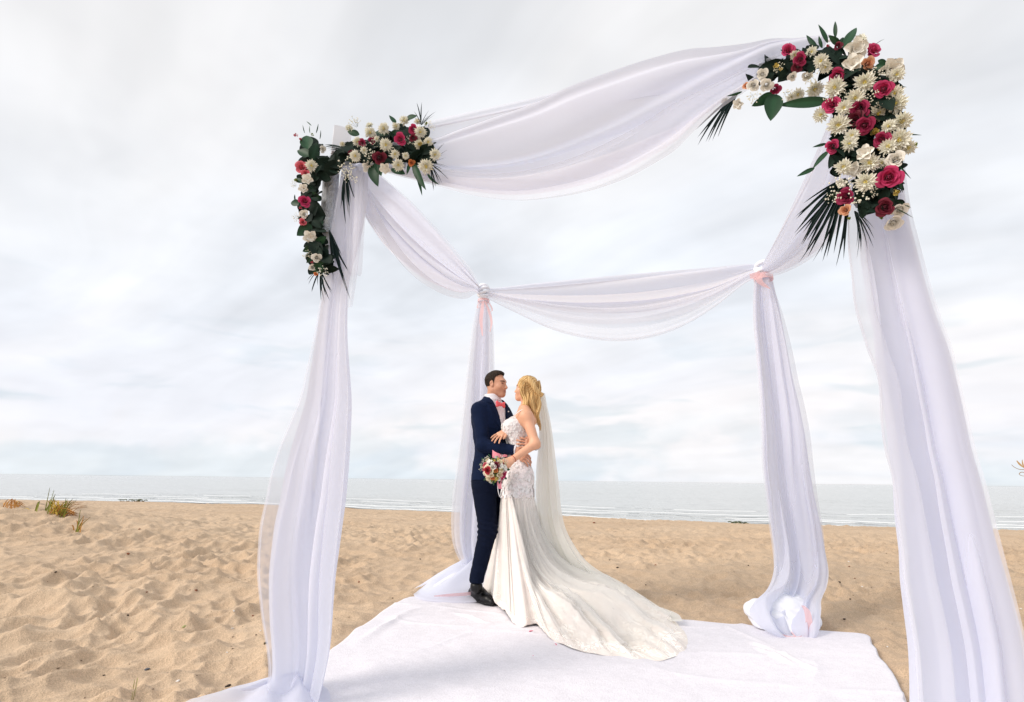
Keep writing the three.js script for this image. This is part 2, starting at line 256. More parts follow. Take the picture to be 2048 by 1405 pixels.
function net(f, lo, hi, cell, { col, uv } = {}) {
  const nx = Math.ceil((hi.x - lo.x) / cell) + 1, ny = Math.ceil((hi.y - lo.y) / cell) + 1, nz = Math.ceil((hi.z - lo.z) / cell) + 1, sy = nx, sz = nx * ny, F = new Float32Array(nx * ny * nz).fill(1), B = 6;
  const done = new Uint8Array(nx * ny * nz), act = [];
  for (let k = 0; k < nz - 1; k += B) for (let j = 0; j < ny - 1; j += B) for (let i = 0; i < nx - 1; i += B) {
    const c = f(lo.x + (i + B / 2) * cell, lo.y + (j + B / 2) * cell, lo.z + (k + B / 2) * cell);
    if (Math.abs(c) > cell * B * 1.5 + 0.012) { if (c < 0) for (let n = k; n <= Math.min(k + B, nz - 1); n++) for (let m = j; m <= Math.min(j + B, ny - 1); m++) for (let l = i; l <= Math.min(i + B, nx - 1); l++) { const q = l + m * sy + n * sz; if (!done[q]) F[q] = -1; } continue; }
    act.push([i, j, k]);
    for (let n = k; n <= Math.min(k + B, nz - 1); n++) for (let m = j; m <= Math.min(j + B, ny - 1); m++) for (let l = i; l <= Math.min(i + B, nx - 1); l++) { const q = l + m * sy + n * sz; if (!done[q]) { done[q] = 1; F[q] = f(lo.x + l * cell, lo.y + m * cell, lo.z + n * cell); } }
  }
  const id = new Int32Array(nx * ny * nz).fill(-1), P = [], I = [], off = [0, 1, sy, sy + 1, sz, sz + 1, sz + sy, sz + sy + 1], E = [[0, 1], [2, 3], [4, 5], [6, 7], [0, 2], [1, 3], [4, 6], [5, 7], [0, 4], [1, 5], [2, 6], [3, 7]];
  const ox = [0, 1, 0, 1, 0, 1, 0, 1], oy = [0, 0, 1, 1, 0, 0, 1, 1], oz = [0, 0, 0, 0, 1, 1, 1, 1];
  for (const [bi, bj, bk] of act) for (let k = bk; k < Math.min(bk + B, nz - 1); k++) for (let j = bj; j < Math.min(bj + B, ny - 1); j++) for (let i = bi; i < Math.min(bi + B, nx - 1); i++) {
    const q = i + j * sy + k * sz; let s = 0; for (let c = 0; c < 8; c++) if (F[q + off[c]] < 0) s++;
    if (s === 0 || s === 8) continue;
    let x = 0, y = 0, z = 0, n = 0;
    for (const [a, b] of E) { const fa = F[q + off[a]], fb = F[q + off[b]]; if ((fa < 0) === (fb < 0)) continue; const t = fa / (fa - fb); x += ox[a] + (ox[b] - ox[a]) * t; y += oy[a] + (oy[b] - oy[a]) * t; z += oz[a] + (oz[b] - oz[a]) * t; n++; }
    id[q] = P.length / 3; P.push(lo.x + (i + x / n) * cell, lo.y + (j + y / n) * cell, lo.z + (k + z / n) * cell);
  }
  const quad = (a, b, c, d, flip) => { if (a < 0 || b < 0 || c < 0 || d < 0) return; if (flip) I.push(a, c, b, a, d, c); else I.push(a, b, c, a, c, d); };
  for (const [bi, bj, bk] of act) for (let k = Math.max(1, bk); k < Math.min(bk + B, nz - 1); k++) for (let j = Math.max(1, bj); j < Math.min(bj + B, ny - 1); j++) for (let i = Math.max(1, bi); i < Math.min(bi + B, nx - 1); i++) {
    const q = i + j * sy + k * sz, s = F[q] < 0;
    if (s !== F[q + 1] < 0) quad(id[q - sy - sz], id[q - sz], id[q], id[q - sy], !s);
    if (s !== F[q + sy] < 0) quad(id[q - 1 - sz], id[q - 1], id[q], id[q - sz], !s);
    if (s !== F[q + sz] < 0) quad(id[q - 1 - sy], id[q - sy], id[q], id[q - 1], !s);
  }
  const g = new THREE.BufferGeometry(), n = P.length / 3, N = new Float32Array(P.length), U = new Float32Array(n * 2), C = col ? new Float32Array(P.length) : null, e = cell * 0.6;
  for (let v = 0; v < n; v++) {
    const x = P[v * 3], y = P[v * 3 + 1], z = P[v * 3 + 2]; let a = f(x + e, y, z) - f(x - e, y, z), b = f(x, y + e, z) - f(x, y - e, z), c = f(x, y, z + e) - f(x, y, z - e); const l = Math.hypot(a, b, c) || 1; N[v * 3] = a / l; N[v * 3 + 1] = b / l; N[v * 3 + 2] = c / l;
    if (C) C.set(col(x, y, z), v * 3); if (uv) { const t = uv(x, y, z); U[v * 2] = t[0]; U[v * 2 + 1] = t[1]; }
  }
  g.setAttribute('position', new THREE.BufferAttribute(new Float32Array(P), 3)); g.setAttribute('normal', new THREE.BufferAttribute(N, 3)); g.setAttribute('uv', new THREE.BufferAttribute(U, 2)); if (C) g.setAttribute('color', new THREE.BufferAttribute(C, 3)); g.setIndex(I); return g;
}
const box3 = (pts, m) => [V(Math.min(...pts.map((p) => p.x)) - m, Math.min(...pts.map((p) => p.y)) - m, Math.min(...pts.map((p) => p.z)) - m), V(Math.max(...pts.map((p) => p.x)) + m, Math.max(...pts.map((p) => p.y)) + m, Math.max(...pts.map((p) => p.z)) + m)];
// a head in its own axes, in metres for a 0.238 m head
function headField(o) {
  const w = o.woman ? 0.94 : 1;
  const skull = [ell(V(-0.012, 0.035, 0), 0.093, 0.083, 0.073 * w), ell(V(0.034, -0.02, 0), 0.058, 0.085, 0.056 * w)];
  const jaw = [-1, 1].map((s) => cap(V(0.002, -0.055, s * 0.043 * w), V(0.064, -0.095, s * 0.011), 0.019, 0.017));
  const face = join([...skull, ...jaw, ell(V(0.079, -0.097, 0), 0.018, 0.016, 0.018), cap(V(0.078, 0.024, -0.022), V(0.078, 0.024, 0.022), 0.016), ell(V(0.058, -0.028, 0.036), 0.03, 0.026, 0.024), ell(V(0.058, -0.028, -0.036), 0.03, 0.026, 0.024), ell(V(0.078, -0.064, 0), 0.018, 0.02, 0.026)], 0.03);
  const sock = [-1, 1].map((s) => ell(V(0.094, 0.004, s * 0.030), 0.017, 0.011, 0.019)), eye = [-1, 1].map((s) => ell(V(0.074, 0.003, s * 0.030), 0.013, 0.010, 0.014)), lid = [-1, 1].map((s) => cap(V(0.0855, 0.0105, s * 0.018), V(0.0785, 0.0095, s * 0.042), 0.0042));
  const nose = join([cap(V(0.088, 0.014, 0), V(0.1135 - (o.woman ? 0.004 : 0), -0.031, 0), 0.0075, 0.0105), ell(V(0.100, -0.036, 0.011), 0.011, 0.008, 0.0085), ell(V(0.100, -0.036, -0.011), 0.011, 0.008, 0.0085)], 0.012);
  const lips = join([cap(V(0.0985, -0.0600, -0.010), V(0.0985, -0.0600, 0.010), 0.0052), cap(V(0.0975, -0.0705, -0.009), V(0.0975, -0.0705, 0.009), 0.0060), cap(V(0.087, -0.065, -0.021), V(0.087, -0.065, 0.021), 0.0045)], 0.006);
  const ears = [-1, 1].map((s) => { const e = ell(V(-0.006, -0.004, s * 0.073 * w), 0.017, 0.028, 0.009), h = ell(V(-0.002, 0.0, s * 0.083 * w), 0.010, 0.018, 0.009); return (x, y, z) => smax(e(x + 0.18 * y, y, z - s * 0.12 * -x), -h(x, y, z), 0.006); });
  const neck = cap(V(-0.020, -0.05, 0), V(o.neck.x, o.neck.y, o.neck.z), o.neckR, o.neckR * 1.12);
  return (x, y, z) => {
    let d = face(x, y, z);
    for (const s of sock) d = smax(d, -s(x, y, z), 0.012);
    d = smin(d, nose(x, y, z), 0.014); d = smin(d, lips(x, y, z), 0.006);
    for (const e of eye) d = smin(d, e(x, y, z), 0.003); for (const e of lid) d = smin(d, e(x, y, z), 0.005);
    for (const e of ears) d = smin(d, e(x, y, z), 0.008);
    return smin(d, neck(x, y, z), 0.035);
  };
}
function faceColour(F, o) { // brows, lips, lashes, eyes: what the skin itself looks like
  const [r, g, b] = o.skin;
  return (px, py, pz) => {
    const p = F.local(V(px, py, pz)), a = Math.abs(p.z); let c = [r, g, b];
    const mixc = (k, t) => { c = c.map((v, i) => lerp(v, t[i], k)); };
    const blot = 0.05 * vn3(p.x * 60, p.y * 60, p.z * 60, 8); c = [c[0] * (1 + blot), c[1] * (1 + blot * 0.8), c[2] * (1 + blot * 0.6)];
    if (p.x > 0.03) {
      mixc(0.9 * sstep(0.0080, 0.0045, Math.abs(p.y - (0.0245 - 6 * (a - 0.03) * (a - 0.03) + 0.02 * (a - 0.03)))) * sstep(0.010, 0.015, a) * sstep(0.054, 0.046, a) * sstep(0.05, 0.06, p.x), o.brow);
      mixc(0.85 * sstep(0.0050, 0.0028, Math.abs(p.y - 0.0065)) * sstep(0.014, 0.018, a) * sstep(0.047, 0.042, a) * sstep(0.07, 0.075, p.x), [0.05, 0.035, 0.03]);
      mixc(0.8 * sstep(0.0055, 0.004, Math.hypot(p.y - 0.002, a - 0.031)) * sstep(0.07, 0.078, p.x), [0.05, 0.04, 0.035]);
      mixc(0.75 * sstep(0.0125, 0.0085, Math.abs(p.y + 0.0655)) * sstep(0.023, 0.019, a) * sstep(0.082, 0.088, p.x), o.lip);
      if (o.stubble) mixc(0.16 * sstep(-0.045, -0.062, p.y) * sstep(-0.13, -0.11, p.y), [0.16, 0.11, 0.09]);
    }
    return c;
  };
}
// a hand: wrist point, direction of the fingers, back-of-hand normal, bends per finger; returns a field and its box
function hand(wrist, dir, back, side, L, curls, spread, thumb) {
  const d = dir.clone().normalize(), n = back.clone().addScaledVector(d, -back.dot(d)).normalize(), t = d.clone().cross(n).multiplyScalar(side).normalize(), s = L / 0.185, pts = [wrist];   // t points to the thumb
  const fingers = [], palm = [];
  const lens = [[0.044, 0.025, 0.022], [0.049, 0.029, 0.023], [0.045, 0.027, 0.022], [0.036, 0.021, 0.020]], across = [0.030, 0.010, -0.011, -0.030], reach = [0.088, 0.092, 0.087, 0.078], rad = [0.0088, 0.0090, 0.0086, 0.0078];
  for (let i = 0; i < 4; i++) {
    const k = wrist.clone().addScaledVector(d, reach[i] * s).addScaledVector(t, across[i] * s), root = wrist.clone().addScaledVector(d, 0.012 * s).addScaledVector(t, across[i] * 0.55 * s);
    palm.push(cap(root, k, 0.0135 * s, 0.0115 * s));
    let p = k, a = 0; const segs = [], dd = d.clone().addScaledVector(t, spread * (1.5 - i)).normalize();
    for (let j = 0; j < 3; j++) { a += curls[i][j] ?? curls[i]; const q = p.clone().addScaledVector(dd, Math.cos(a) * lens[i][j] * s).addScaledVector(n, -Math.sin(a) * lens[i][j] * s); segs.push(cap(p, q, rad[i] * s * (1 - j * 0.09), rad[i] * s * (0.93 - j * 0.11))); pts.push(q); p = q; }
    fingers.push(join(segs, 0.004));
  }
  const tb = wrist.clone().addScaledVector(d, 0.022 * s).addScaledVector(t, 0.022 * s), t1 = tb.clone().addScaledVector(d, 0.030 * s).addScaledVector(t, thumb[0] * s).addScaledVector(n, -thumb[1] * s), t2 = t1.clone().addScaledVector(d, 0.030 * s).addScaledVector(t, thumb[2] * s).addScaledVector(n, -thumb[3] * s), t3 = t2.clone().addScaledVector(d, 0.022 * s).addScaledVector(n, -thumb[3] * 0.7 * s);
  fingers.push(join([cap(tb, t1, 0.0145 * s, 0.0115 * s), cap(t1, t2, 0.0108 * s, 0.0098 * s), cap(t2, t3, 0.0098 * s, 0.0078 * s)], 0.006)); pts.push(t1, t2, t3);
  const pf = join(palm, 0.016), ff = fingers; pts.push(wrist.clone().addScaledVector(d, 0.09 * s));
  return { pts, f: (x, y, z) => { let q = pf(x, y, z); let r = 1e9; for (const g of ff) r = Math.min(r, g(x, y, z)); return smin(q, r, 0.007); } };
}
const fabricTex = dataTex(256, (u, v, i, j) => { const k = 0.93 + 0.10 * (hash2(i, j, 3) - 0.5) + 0.05 * (((i + j) & 3) < 2 ? 1 : -1) * 0.5; return [k, k, k]; });

// ---------------------------------------------------------------- wedding arbour: four wrapped posts, four slim rails
const NL = [-1.055, -2.62], NR = [1.605, -2.10], BL = [-0.293, -5.0], BR = [2.145, -4.12];
const TOPS = [at(674, 285, 2.62), at(1688, 100, 2.10), at(1523, 538, 4.12), at(968, 584, 5.0)];
const FEET = [onGround(600, 1388), V(NR[0], 0, NR[1]), V(BR[0], 0, BR[1]), V(BL[0], 0, BL[1])];
const M = {
  cloth: phys({ color: lin(0.855, 0.872, 0.955), roughness: 1, transmission: 0.55, opacity: 0.94, transparent: true, specularIntensity: 0.2 }),
  sheer: phys({ color: lin(0.855, 0.872, 0.955), roughness: 1, transmission: 0.45, opacity: 0.42, transparent: true, specularIntensity: 0.2 }),
  veilish: phys({ color: lin(0.855, 0.872, 0.955), roughness: 1, transmission: 0.42, opacity: 0.66, transparent: true, specularIntensity: 0.2 }),
  puff: std({ color: lin(0.84, 0.855, 0.91), roughness: 0.95 }),
  pink: phys({ color: lin(0.92, 0.62, 0.63), roughness: 0.7, transmission: 0.35, opacity: 0.85, transparent: true, sheen: 0.3 }),
  wrap: std({ color: lin(0.82, 0.83, 0.87), roughness: 0.75 }),
};
{
  const arbour = thing('wedding_arbour', 'square wedding arbour of wrapped posts and rails hung with white fabric on the beach', 'arbour', [0.55, 0, -3.4]);
  const crumple = dataTex(256, (u, v) => { const k = 0.5 + 0.25 * tileNoise(u, v, 9, 1) + 0.2 * tileNoise(u, v, 23, 2) + 0.12 * tileNoise(u, v, 55, 3); return [k, k, k]; }, false);
  const wrapM = std({ color: lin(0.58, 0.61, 0.65), roughness: 0.6, bumpMap: crumple, bumpScale: 0.02 });
  for (const k of [0, 1, 2, 3]) {
    const h = TOPS[k].y - (k > 1 ? 0.02 : 0), foot = FEET[k], topp = TOPS[k];
    const wd = 0.036, g = new THREE.BoxGeometry(wd, h + 0.25, wd, 2, 24, 2), P = g.attributes.position; g.rotateY(-0.26);
    for (let i = 0; i < P.count; i++) { const y = P.getY(i); P.setX(i, P.getX(i) + 0.004 * vn2(y * 9, P.getZ(i) * 20, 3)); P.setZ(i, P.getZ(i) + 0.004 * vn2(y * 9 + 5, P.getX(i) * 20, 4)); }
    g.translate(0, h / 2 - 0.125, 0); for (let i = 0; i < P.count; i++) { const t = P.getY(i) / h; P.setX(i, P.getX(i) + lerp(foot.x, topp.x, t)); P.setZ(i, P.getZ(i) + lerp(foot.z, topp.z, t)); } g.computeVertexNormals();
    part('post', rel(g, arbour), M.wrap, arbour);
  }
  { const a = at(655, 470, 2.60), b = at(662, 345, 2.60), g = tube([a, a.clone().lerp(b, 0.5), b], 0.046, 0.046, 14, 4); part('post_sleeve', rel(g, arbour), wrapM, arbour, 'grey crumpled sleeve'); }
  { const g = new THREE.BoxGeometry(0.098, 0.17, 0.098, 4, 4, 4), P = g.attributes.position; for (let i = 0; i < P.count; i++) P.setXYZ(i, P.getX(i) * (1 + 0.06 * vn3(P.getX(i) * 30, P.getY(i) * 20, P.getZ(i) * 30, 3)), P.getY(i) + 0.006 * vn2(P.getX(i) * 30, P.getZ(i) * 30, 4), P.getZ(i)); g.rotateY(0.4); const c = at(682, 290, 2.60); g.translate(c.x, c.y, c.z); g.computeVertexNormals(); part('wrapped_post_top', rel(g, arbour), M.puff, arbour); }
  for (const [a, b] of [[at(700, 290, 2.62), at(1672, 78, 2.10)], [at(1708, 190, 2.06), TOPS[2]], [TOPS[2], TOPS[3]], [TOPS[3], at(712, 334, 2.6)]]) part('rail', rel(tube([a, b], 0.007, 0.007, 1, 10), arbour), M.wrap, arbour);
}

// ---------------------------------------------------------------- hung fabric
// rows: [xLeft, yLeft, xRight, yRight, D]; the cloth runs through them, pleated along its length
function cloth(rows, { nt = 120, ns = 90, folds = [[3, 0.10, 0, 1.5], [7, 0.035, 2, -2]], bunch = 0.5, bk = 3, bph = 0, wob = 1, lean = 0, s0 = 0, s1 = 1 } = {}) {
  const Lc = new THREE.CatmullRomCurve3(rows.map((r) => at(r[0], r[1], r[4])), false, 'centripetal'), Rc = new THREE.CatmullRomCurve3(rows.map((r) => at(r[2], r[3], r[5] ?? r[4])), false, 'centripetal');
  const L = [], Rr = [], Nn = [], n = rows.length - 1;
  for (let j = 0; j <= nt; j++) { const t = j / nt; L.push(Lc.getPoint(t)); Rr.push(Rc.getPoint(t)); }
  for (let j = 0; j <= nt; j++) { const a = Math.max(0, j - 1), b = Math.min(nt, j + 1), tan = L[b].clone().add(Rr[b]).sub(L[a]).sub(Rr[a]).normalize(), ac = Rr[j].clone().sub(L[j]); const nn = tan.cross(ac).normalize(); if (nn.z < 0) nn.negate(); Nn.push(nn); }
  return gridGeo(ns, nt, (u, t, i, j) => {
    const s = lerp(s0, s1, u), w = Rr[j].distanceTo(L[j]); let off = 0;
    for (const [k, a, ph, dr] of folds) off += a * Math.sin(6.283 * k * s + ph + dr * t + wob * 0.9 * Math.sin(2.7 * t + k + ph));
    const e = Math.min(1, s * 9, (1 - s) * 9), ss = clamp(s + bunch / (6.283 * bk) * e * Math.sin(6.283 * bk * s + bph + 1.3 * t + wob * Math.sin(3.1 * t + bph)), 0, 1);
    return L[j].clone().lerp(Rr[j], ss).addScaledVector(Nn[j], off * w + lean * w * (s - 0.5));
  }, (u, v) => [u * 1.2, v * 3]);
}
// a heap of cloth lying on the ground: outline in photo pixels, gathered towards a centre
function heap(outline, centre, h, y0, ripples = 9, seedv = 1, pw = 1.7) {
  const o = new THREE.CatmullRomCurve3(outline.map(([x, y]) => onGround(x, y, 0.004)), true, 'centripetal'), c = onGround(centre[0], centre[1], 0.004);
  return gridGeo(160, 26, (a, r) => {
    const p = o.getPoint(a % 1), q = c.clone().lerp(p, r), f = Math.pow(1 - r, pw), an = a * 6.283;
    const rip = (0.5 + 0.5 * Math.sin(an * ripples + 2 * vn2(a * 9, r * 3, seedv))) * 0.035 * Math.sin(3.1 * Math.min(1, r * 1.02)) + 0.018 * (0.5 + vn2(q.x * 12, q.z * 12, seedv + 4) * 0.5) * (1 - r);
    return V(q.x, Math.max(softGround(q.x, q.z) + 0.012, y0 * 0 + softGround(q.x, q.z) + 0.012 + h * f + rip), q.z);
  });
}
// gathered cloth: soft lumps run together and pulled into creases
function puff(spots, D, flat, sd) {
  const P = spots.map(([x, y, r]) => ({ c: at(x, y, D(y)), r })), fs = P.map(({ c, r }) => ell(c, r * 1.15, r * flat, r)), f0 = join(fs, 0.05), f = (x, y, z) => { const a = vn3(x * 9, y * 6, z * 9, sd), w = Math.abs(vn3(x * 7 + a * 1.2, y * 16 + a, z * 7, sd + 1)); return Math.max(f0(x, y, z) + 0.020 * (0.5 - w) * 0.8 - 0.008 * Math.abs(vn3(x * 20, y * 26, z * 20, sd + 2)), softGround(x, z) + 0.004 - y); };
  const [lo, hi] = box3(P.map((p) => p.c), 0.17); return net(f, lo, hi, 0.0075);
}
function drape(label, parts, pos, group) {
  const o = thing('fabric_drape', label, 'drape', pos, group);
  for (const [name, geo, mat, lab] of parts) part(name, rel(geo, o), mat, o, lab);
  return o;
}
// near left post
{
  const rows = [[690, 318, 738, 330, 2.55], [676, 400, 732, 405, 2.54], [664, 470, 722, 470, 2.53], [650, 560, 698, 560, 2.52], [640, 620, 694, 620, 2.51], [630, 680, 694, 680, 2.50], [618, 740, 698, 740, 2.49], [605, 800, 702, 800, 2.48], [586, 850, 701, 850, 2.47], [566, 900, 699, 900, 2.46], [551, 950, 696, 950, 2.45], [541, 1000, 692, 1000, 2.44], [530, 1050, 686, 1050, 2.43], [525, 1100, 680, 1100, 2.42], [523, 1150, 674, 1150, 2.41], [527, 1200, 670, 1200, 2.40], [533, 1250, 667, 1250, 2.40], [540, 1300, 662, 1300, 2.40], [542, 1350, 652, 1350, 2.40], [530, 1400, 641, 1400, 2.40], [505, 1440, 630, 1440, 2.38]];
  const core = rows.map((r) => { const w = r[2] - r[0], k = table([[318, 0.02], [740, 0.10], [900, 0.16], [1100, 0.14], [1300, 0.05], [1440, 0.02]], r[1]); return [r[0] + w * k, r[1], r[2] - w * 0.02, r[3], r[4] + 0.05]; });
  drape('long white fabric drape wrapping the near left post below the smaller flower garland', [
    ['fabric', cloth(core, { folds: [[1.4, 0.16, 0.4, 1.2], [3.3, 0.05, 2.0, 2.5]], bunch: 0.9, bk: 2, nt: 150 }), M.cloth],
    ['sheer_fabric', cloth(rows, { folds: [[1, 0.20, 1.0, 0.8], [4.2, 0.03, 0.3, -3]], bunch: 1.15, bk: 3, bph: 1, nt: 150 }), M.sheer],
    ['fabric', cloth(core.map((r) => [r[0] + 4, r[1], r[2] - 2, r[3], r[4] + 0.14]), { folds: [[2, 0.10, 2.4, 1.2]], bunch: 0.8, bk: 2, bph: 2 }), M.cloth],
    ['fabric_tail', cloth([[700, 330, 738, 332, 2.50], [702, 400, 733, 402, 2.49], [700, 470, 727, 470, 2.49], [697, 520, 722, 545, 2.49], [696, 552, 720, 552, 2.49]], { nt: 50, ns: 30, folds: [[1.5, 0.12, 0, 2]] }), M.sheer],
    ['fabric_tail', cloth([[690, 340, 730, 345, 2.48], [694, 470, 722, 470, 2.48], [694, 560, 712, 560, 2.48], [693, 617, 704, 614, 2.48]], { nt: 50, ns: 30, folds: [[1.5, 0.12, 1, 2]] }), M.sheer],
    ['fabric', heap([[355, 1420], [385, 1398], [420, 1394], [450, 1398], [480, 1385], [505, 1382], [545, 1366], [600, 1360], [650, 1372], [655, 1410], [600, 1440], [500, 1450], [400, 1440]], [590, 1400], 0.10, 0, 7, 3), M.cloth],
  ], [NL[0], 0, NL[1]]);
}
// near right post
{
  const rows = [[1690, 230, 1790, 200, 1.93], [1688, 330, 1800, 320, 1.92], [1684, 420, 1812, 420, 1.91], [1682, 500, 1830, 500, 1.90], [1688, 560, 1845, 560, 1.89], [1693, 620, 1862, 620, 1.88], [1715, 700, 1890, 700, 1.87], [1738, 765, 1906, 765, 1.86], [1742, 850, 1925, 850, 1.85], [1748, 900, 1936, 900, 1.84], [1763, 960, 1954, 960, 1.83], [1772, 1030, 1972, 1030, 1.82], [1780, 1100, 1990, 1100, 1.81], [1785, 1160, 2006, 1160, 1.80], [1795, 1220, 2022, 1220, 1.79], [1808, 1300, 2040, 1300, 1.78], [1815, 1405, 2055, 1405, 1.76], [1820, 1500, 2070, 1500, 1.75], [1815, 1590, 2085, 1590, 1.74]];
  const core = rows.map((r) => { const y = r[1], k = table([[200, 0.25], [500, 0.26], [620, 0.26], [700, 0.14], [765, 0.05], [850, 0.10], [930, 0.08], [1000, 0.02], [1600, 0.01]], y), w = r[2] - r[0]; return [r[0] + w * k, y, r[2], r[3], r[4] + 0.05]; });
  drape('tall white fabric drape on the near right post below the larger flower garland', [
    ['fabric', cloth(core, { folds: [[1.2, 0.15, 2.2, 0.9], [3.1, 0.05, 0.4, 1.2]], bunch: 0.7, bk: 2, bph: 2.2, nt: 150, ns: 110 }), M.cloth],
    ['fabric', cloth(core.map((r) => { const w = r[2] - r[0]; return [r[0] + w * 0.50, r[1], r[2] - w * 0.01, r[3], r[4] - 0.03]; }), { folds: [[1.3, 0.11, 0.4, 1.1]], bunch: 0.5, nt: 150 }), M.cloth],
    ['sheer_fabric', cloth(rows, { folds: [[1, 0.13, 0.6, 1.1], [3.6, 0.03, 2, -2]], bunch: 1.2, bk: 3, bph: 2.6, nt: 150, ns: 110 }), M.sheer],
    ['fabric', cloth(core.map((r) => [r[0] + 4, r[1], r[2] - 6, r[3], r[4] + 0.12]), { folds: [[2, 0.09, 1, 1.4]], bunch: 0.8, bk: 2 }), M.cloth],
  ], [NR[0], 0, NR[1]]);
}
// far left post
{
  const rows = [[956, 596, 980, 596, 4.93], [952, 615, 982, 615, 4.92], [945, 650, 986, 650, 4.92], [940, 690, 988, 690, 4.91], [934, 740, 989, 740, 4.90], [928, 800, 990, 800, 4.90], [922, 860, 990, 860, 4.90], [914, 930, 990, 930, 4.90], [905, 1000, 988, 1000, 4.90], [903, 1050, 984, 1050, 4.90], [907, 1090, 978, 1090, 4.90], [920, 1122, 970, 1122, 4.90], [936, 1146, 965, 1146, 4.90], [940, 1175, 962, 1175, 4.88]];
  const core = rows.map((r) => { const w = r[2] - r[0]; return [r[0] + w * 0.20, r[1], r[2] - w * 0.18, r[3], r[4] + 0.03]; });
  const o = drape('slim white fabric drape on the far left post behind the groom', [
    ['fabric', cloth(core, { folds: [[2, 0.12, 0.4, 0.5], [5, 0.04, 1, 1]], bunch: 0.7 }), M.cloth],
    ['sheer_fabric', cloth(rows, { folds: [[1.5, 0.10, 1, 0.6], [5, 0.025, 0, 1]], bunch: 1.1, bk: 4 }), M.sheer],
    ['sheer_fabric', cloth(rows.map((r) => [r[0] + 4, r[1], r[2] - 3, r[3], r[4] + 0.10]), { folds: [[2, 0.08, 1, 0.6]], bunch: 0.9, bk: 3 }), M.sheer],
    ['fabric_foot', heap([[826, 1183], [838, 1168], [868, 1152], [905, 1142], [945, 1136], [990, 1146], [996, 1176], [984, 1198], [935, 1203], [880, 1203], [838, 1198]], [955, 1166], 0.27, 0, 4, 9, 1.15), M.cloth],
    ['fabric_foot', heap([[834, 1184], [860, 1166], [905, 1154], [960, 1150], [985, 1170], [960, 1192], [900, 1196], [850, 1194]], [945, 1172], 0.17, 0, 5, 12, 1.0), M.puff],
  ], [BL[0], 0, BL[1]]);
  // the knot: cloth wound round the post top
  const kn = []; for (let k = 0; k < 5; k++) { const c = at(967, 586 + (k - 2) * 4.5, 4.90), r = 0.052 - 0.006 * Math.abs(k - 1.5), pts = []; for (let i = 0; i < 15; i++) { const a = i / 14 * 6.283; pts.push(V(c.x + r * Math.cos(a), c.y + 0.022 * Math.sin(a + k), c.z + r * Math.sin(a))); } kn.push(tube(pts, 0.017, 0.017, 28, 8)); }
  part('knot', rel(merge(kn), o), M.puff, o);
}
// far right post
{
  const rows = [[1508, 556, 1545, 552, 4.06], [1505, 580, 1552, 576, 4.05], [1503, 620, 1566, 612, 4.04], [1504, 660, 1578, 652, 4.04], [1507, 700, 1590, 700, 4.03], [1512, 760, 1602, 760, 4.02], [1515, 810, 1614, 810, 4.01], [1517, 870, 1625, 870, 4.0], [1519, 930, 1631, 930, 4.0], [1526, 990, 1638, 990, 3.99], [1533, 1050, 1648, 1050, 3.98], [1540, 1100, 1653, 1100, 3.97], [1546, 1150, 1656, 1150, 3.95], [1558, 1182, 1652, 1182, 3.93], [1578, 1207, 1640, 1207, 3.9], [1590, 1226, 1634, 1222, 3.88]];
  const core = rows.map((r) => { const w = r[2] - r[0], y = r[1], k = table([[552, 0.02], [620, 0.14], [700, 0.20], [860, 0.17], [1000, 0.10], [1100, 0.05], [1226, 0.02]], y); return [r[0] + w * 0.03, y, r[2] - w * k, r[3], r[4] + 0.04]; });
  const o = drape('white fabric drape on the far right post tied low with a pink ribbon', [
    ['sheer_fabric', cloth(rows, { folds: [[1.5, 0.11, 1, 0.7], [5, 0.03, 0, 1]], bunch: 1.15, bk: 3, bph: 0.6 }), M.sheer],
    ['fabric', cloth(core.map((r) => [r[0] + 2, r[1], r[2] - 2, r[3], r[4] + 0.10]), { folds: [[2, 0.1, 1, 1]], bunch: 0.9, bk: 2 }), M.cloth],
    ['fabric_bundle', puff([[1500, 1214, 0.030], [1514, 1224, 0.065], [1535, 1226, 0.085], [1556, 1230, 0.10], [1580, 1228, 0.11], [1604, 1230, 0.095], [1618, 1246, 0.065], [1570, 1256, 0.085], [1604, 1262, 0.065], [1540, 1250, 0.075], [1590, 1208, 0.08], [1612, 1210, 0.06], [1560, 1210, 0.075], [1584, 1270, 0.05], [1525, 1240, 0.05]], (y) => lerp(3.96, 3.68, (y - 1205) / 65), 1.0, 9), M.puff],
    ['fabric_fold', cloth([...core.slice(0, 12).map((r) => [r[0] + 1, r[1], r[2] + 2, r[3], r[4] - 0.03]), [1545, 1145, 1655, 1145, 3.93], [1534, 1180, 1650, 1180, 3.88], [1508, 1206, 1642, 1208, 3.80], [1500, 1226, 1640, 1232, 3.70], [1520, 1254, 1636, 1256, 3.62], [1556, 1276, 1628, 1280, 3.60]], { nt: 150, ns: 110, folds: [[3.6, 0.055, 0.4, 4], [7, 0.028, 1, 7], [1.3, 0.1, 1, 1.5]], bunch: 0.8, bk: 4, wob: 2 }), M.cloth],
  ], [BR[0], 0, BR[1]]);
  const kn = []; for (let k = 0; k < 4; k++) { const c = at(1526, 538 + (k - 1) * 5, 4.05), r = 0.055, pts = []; for (let i = 0; i < 15; i++) { const a = i / 14 * 6.283; pts.push(V(c.x + r * Math.cos(a), c.y + 0.02 * Math.sin(a + k * 2), c.z + r * Math.sin(a))); } kn.push(tube(pts, 0.018, 0.018, 28, 8)); }
  part('knot', rel(merge(kn), o), M.puff, o);
}
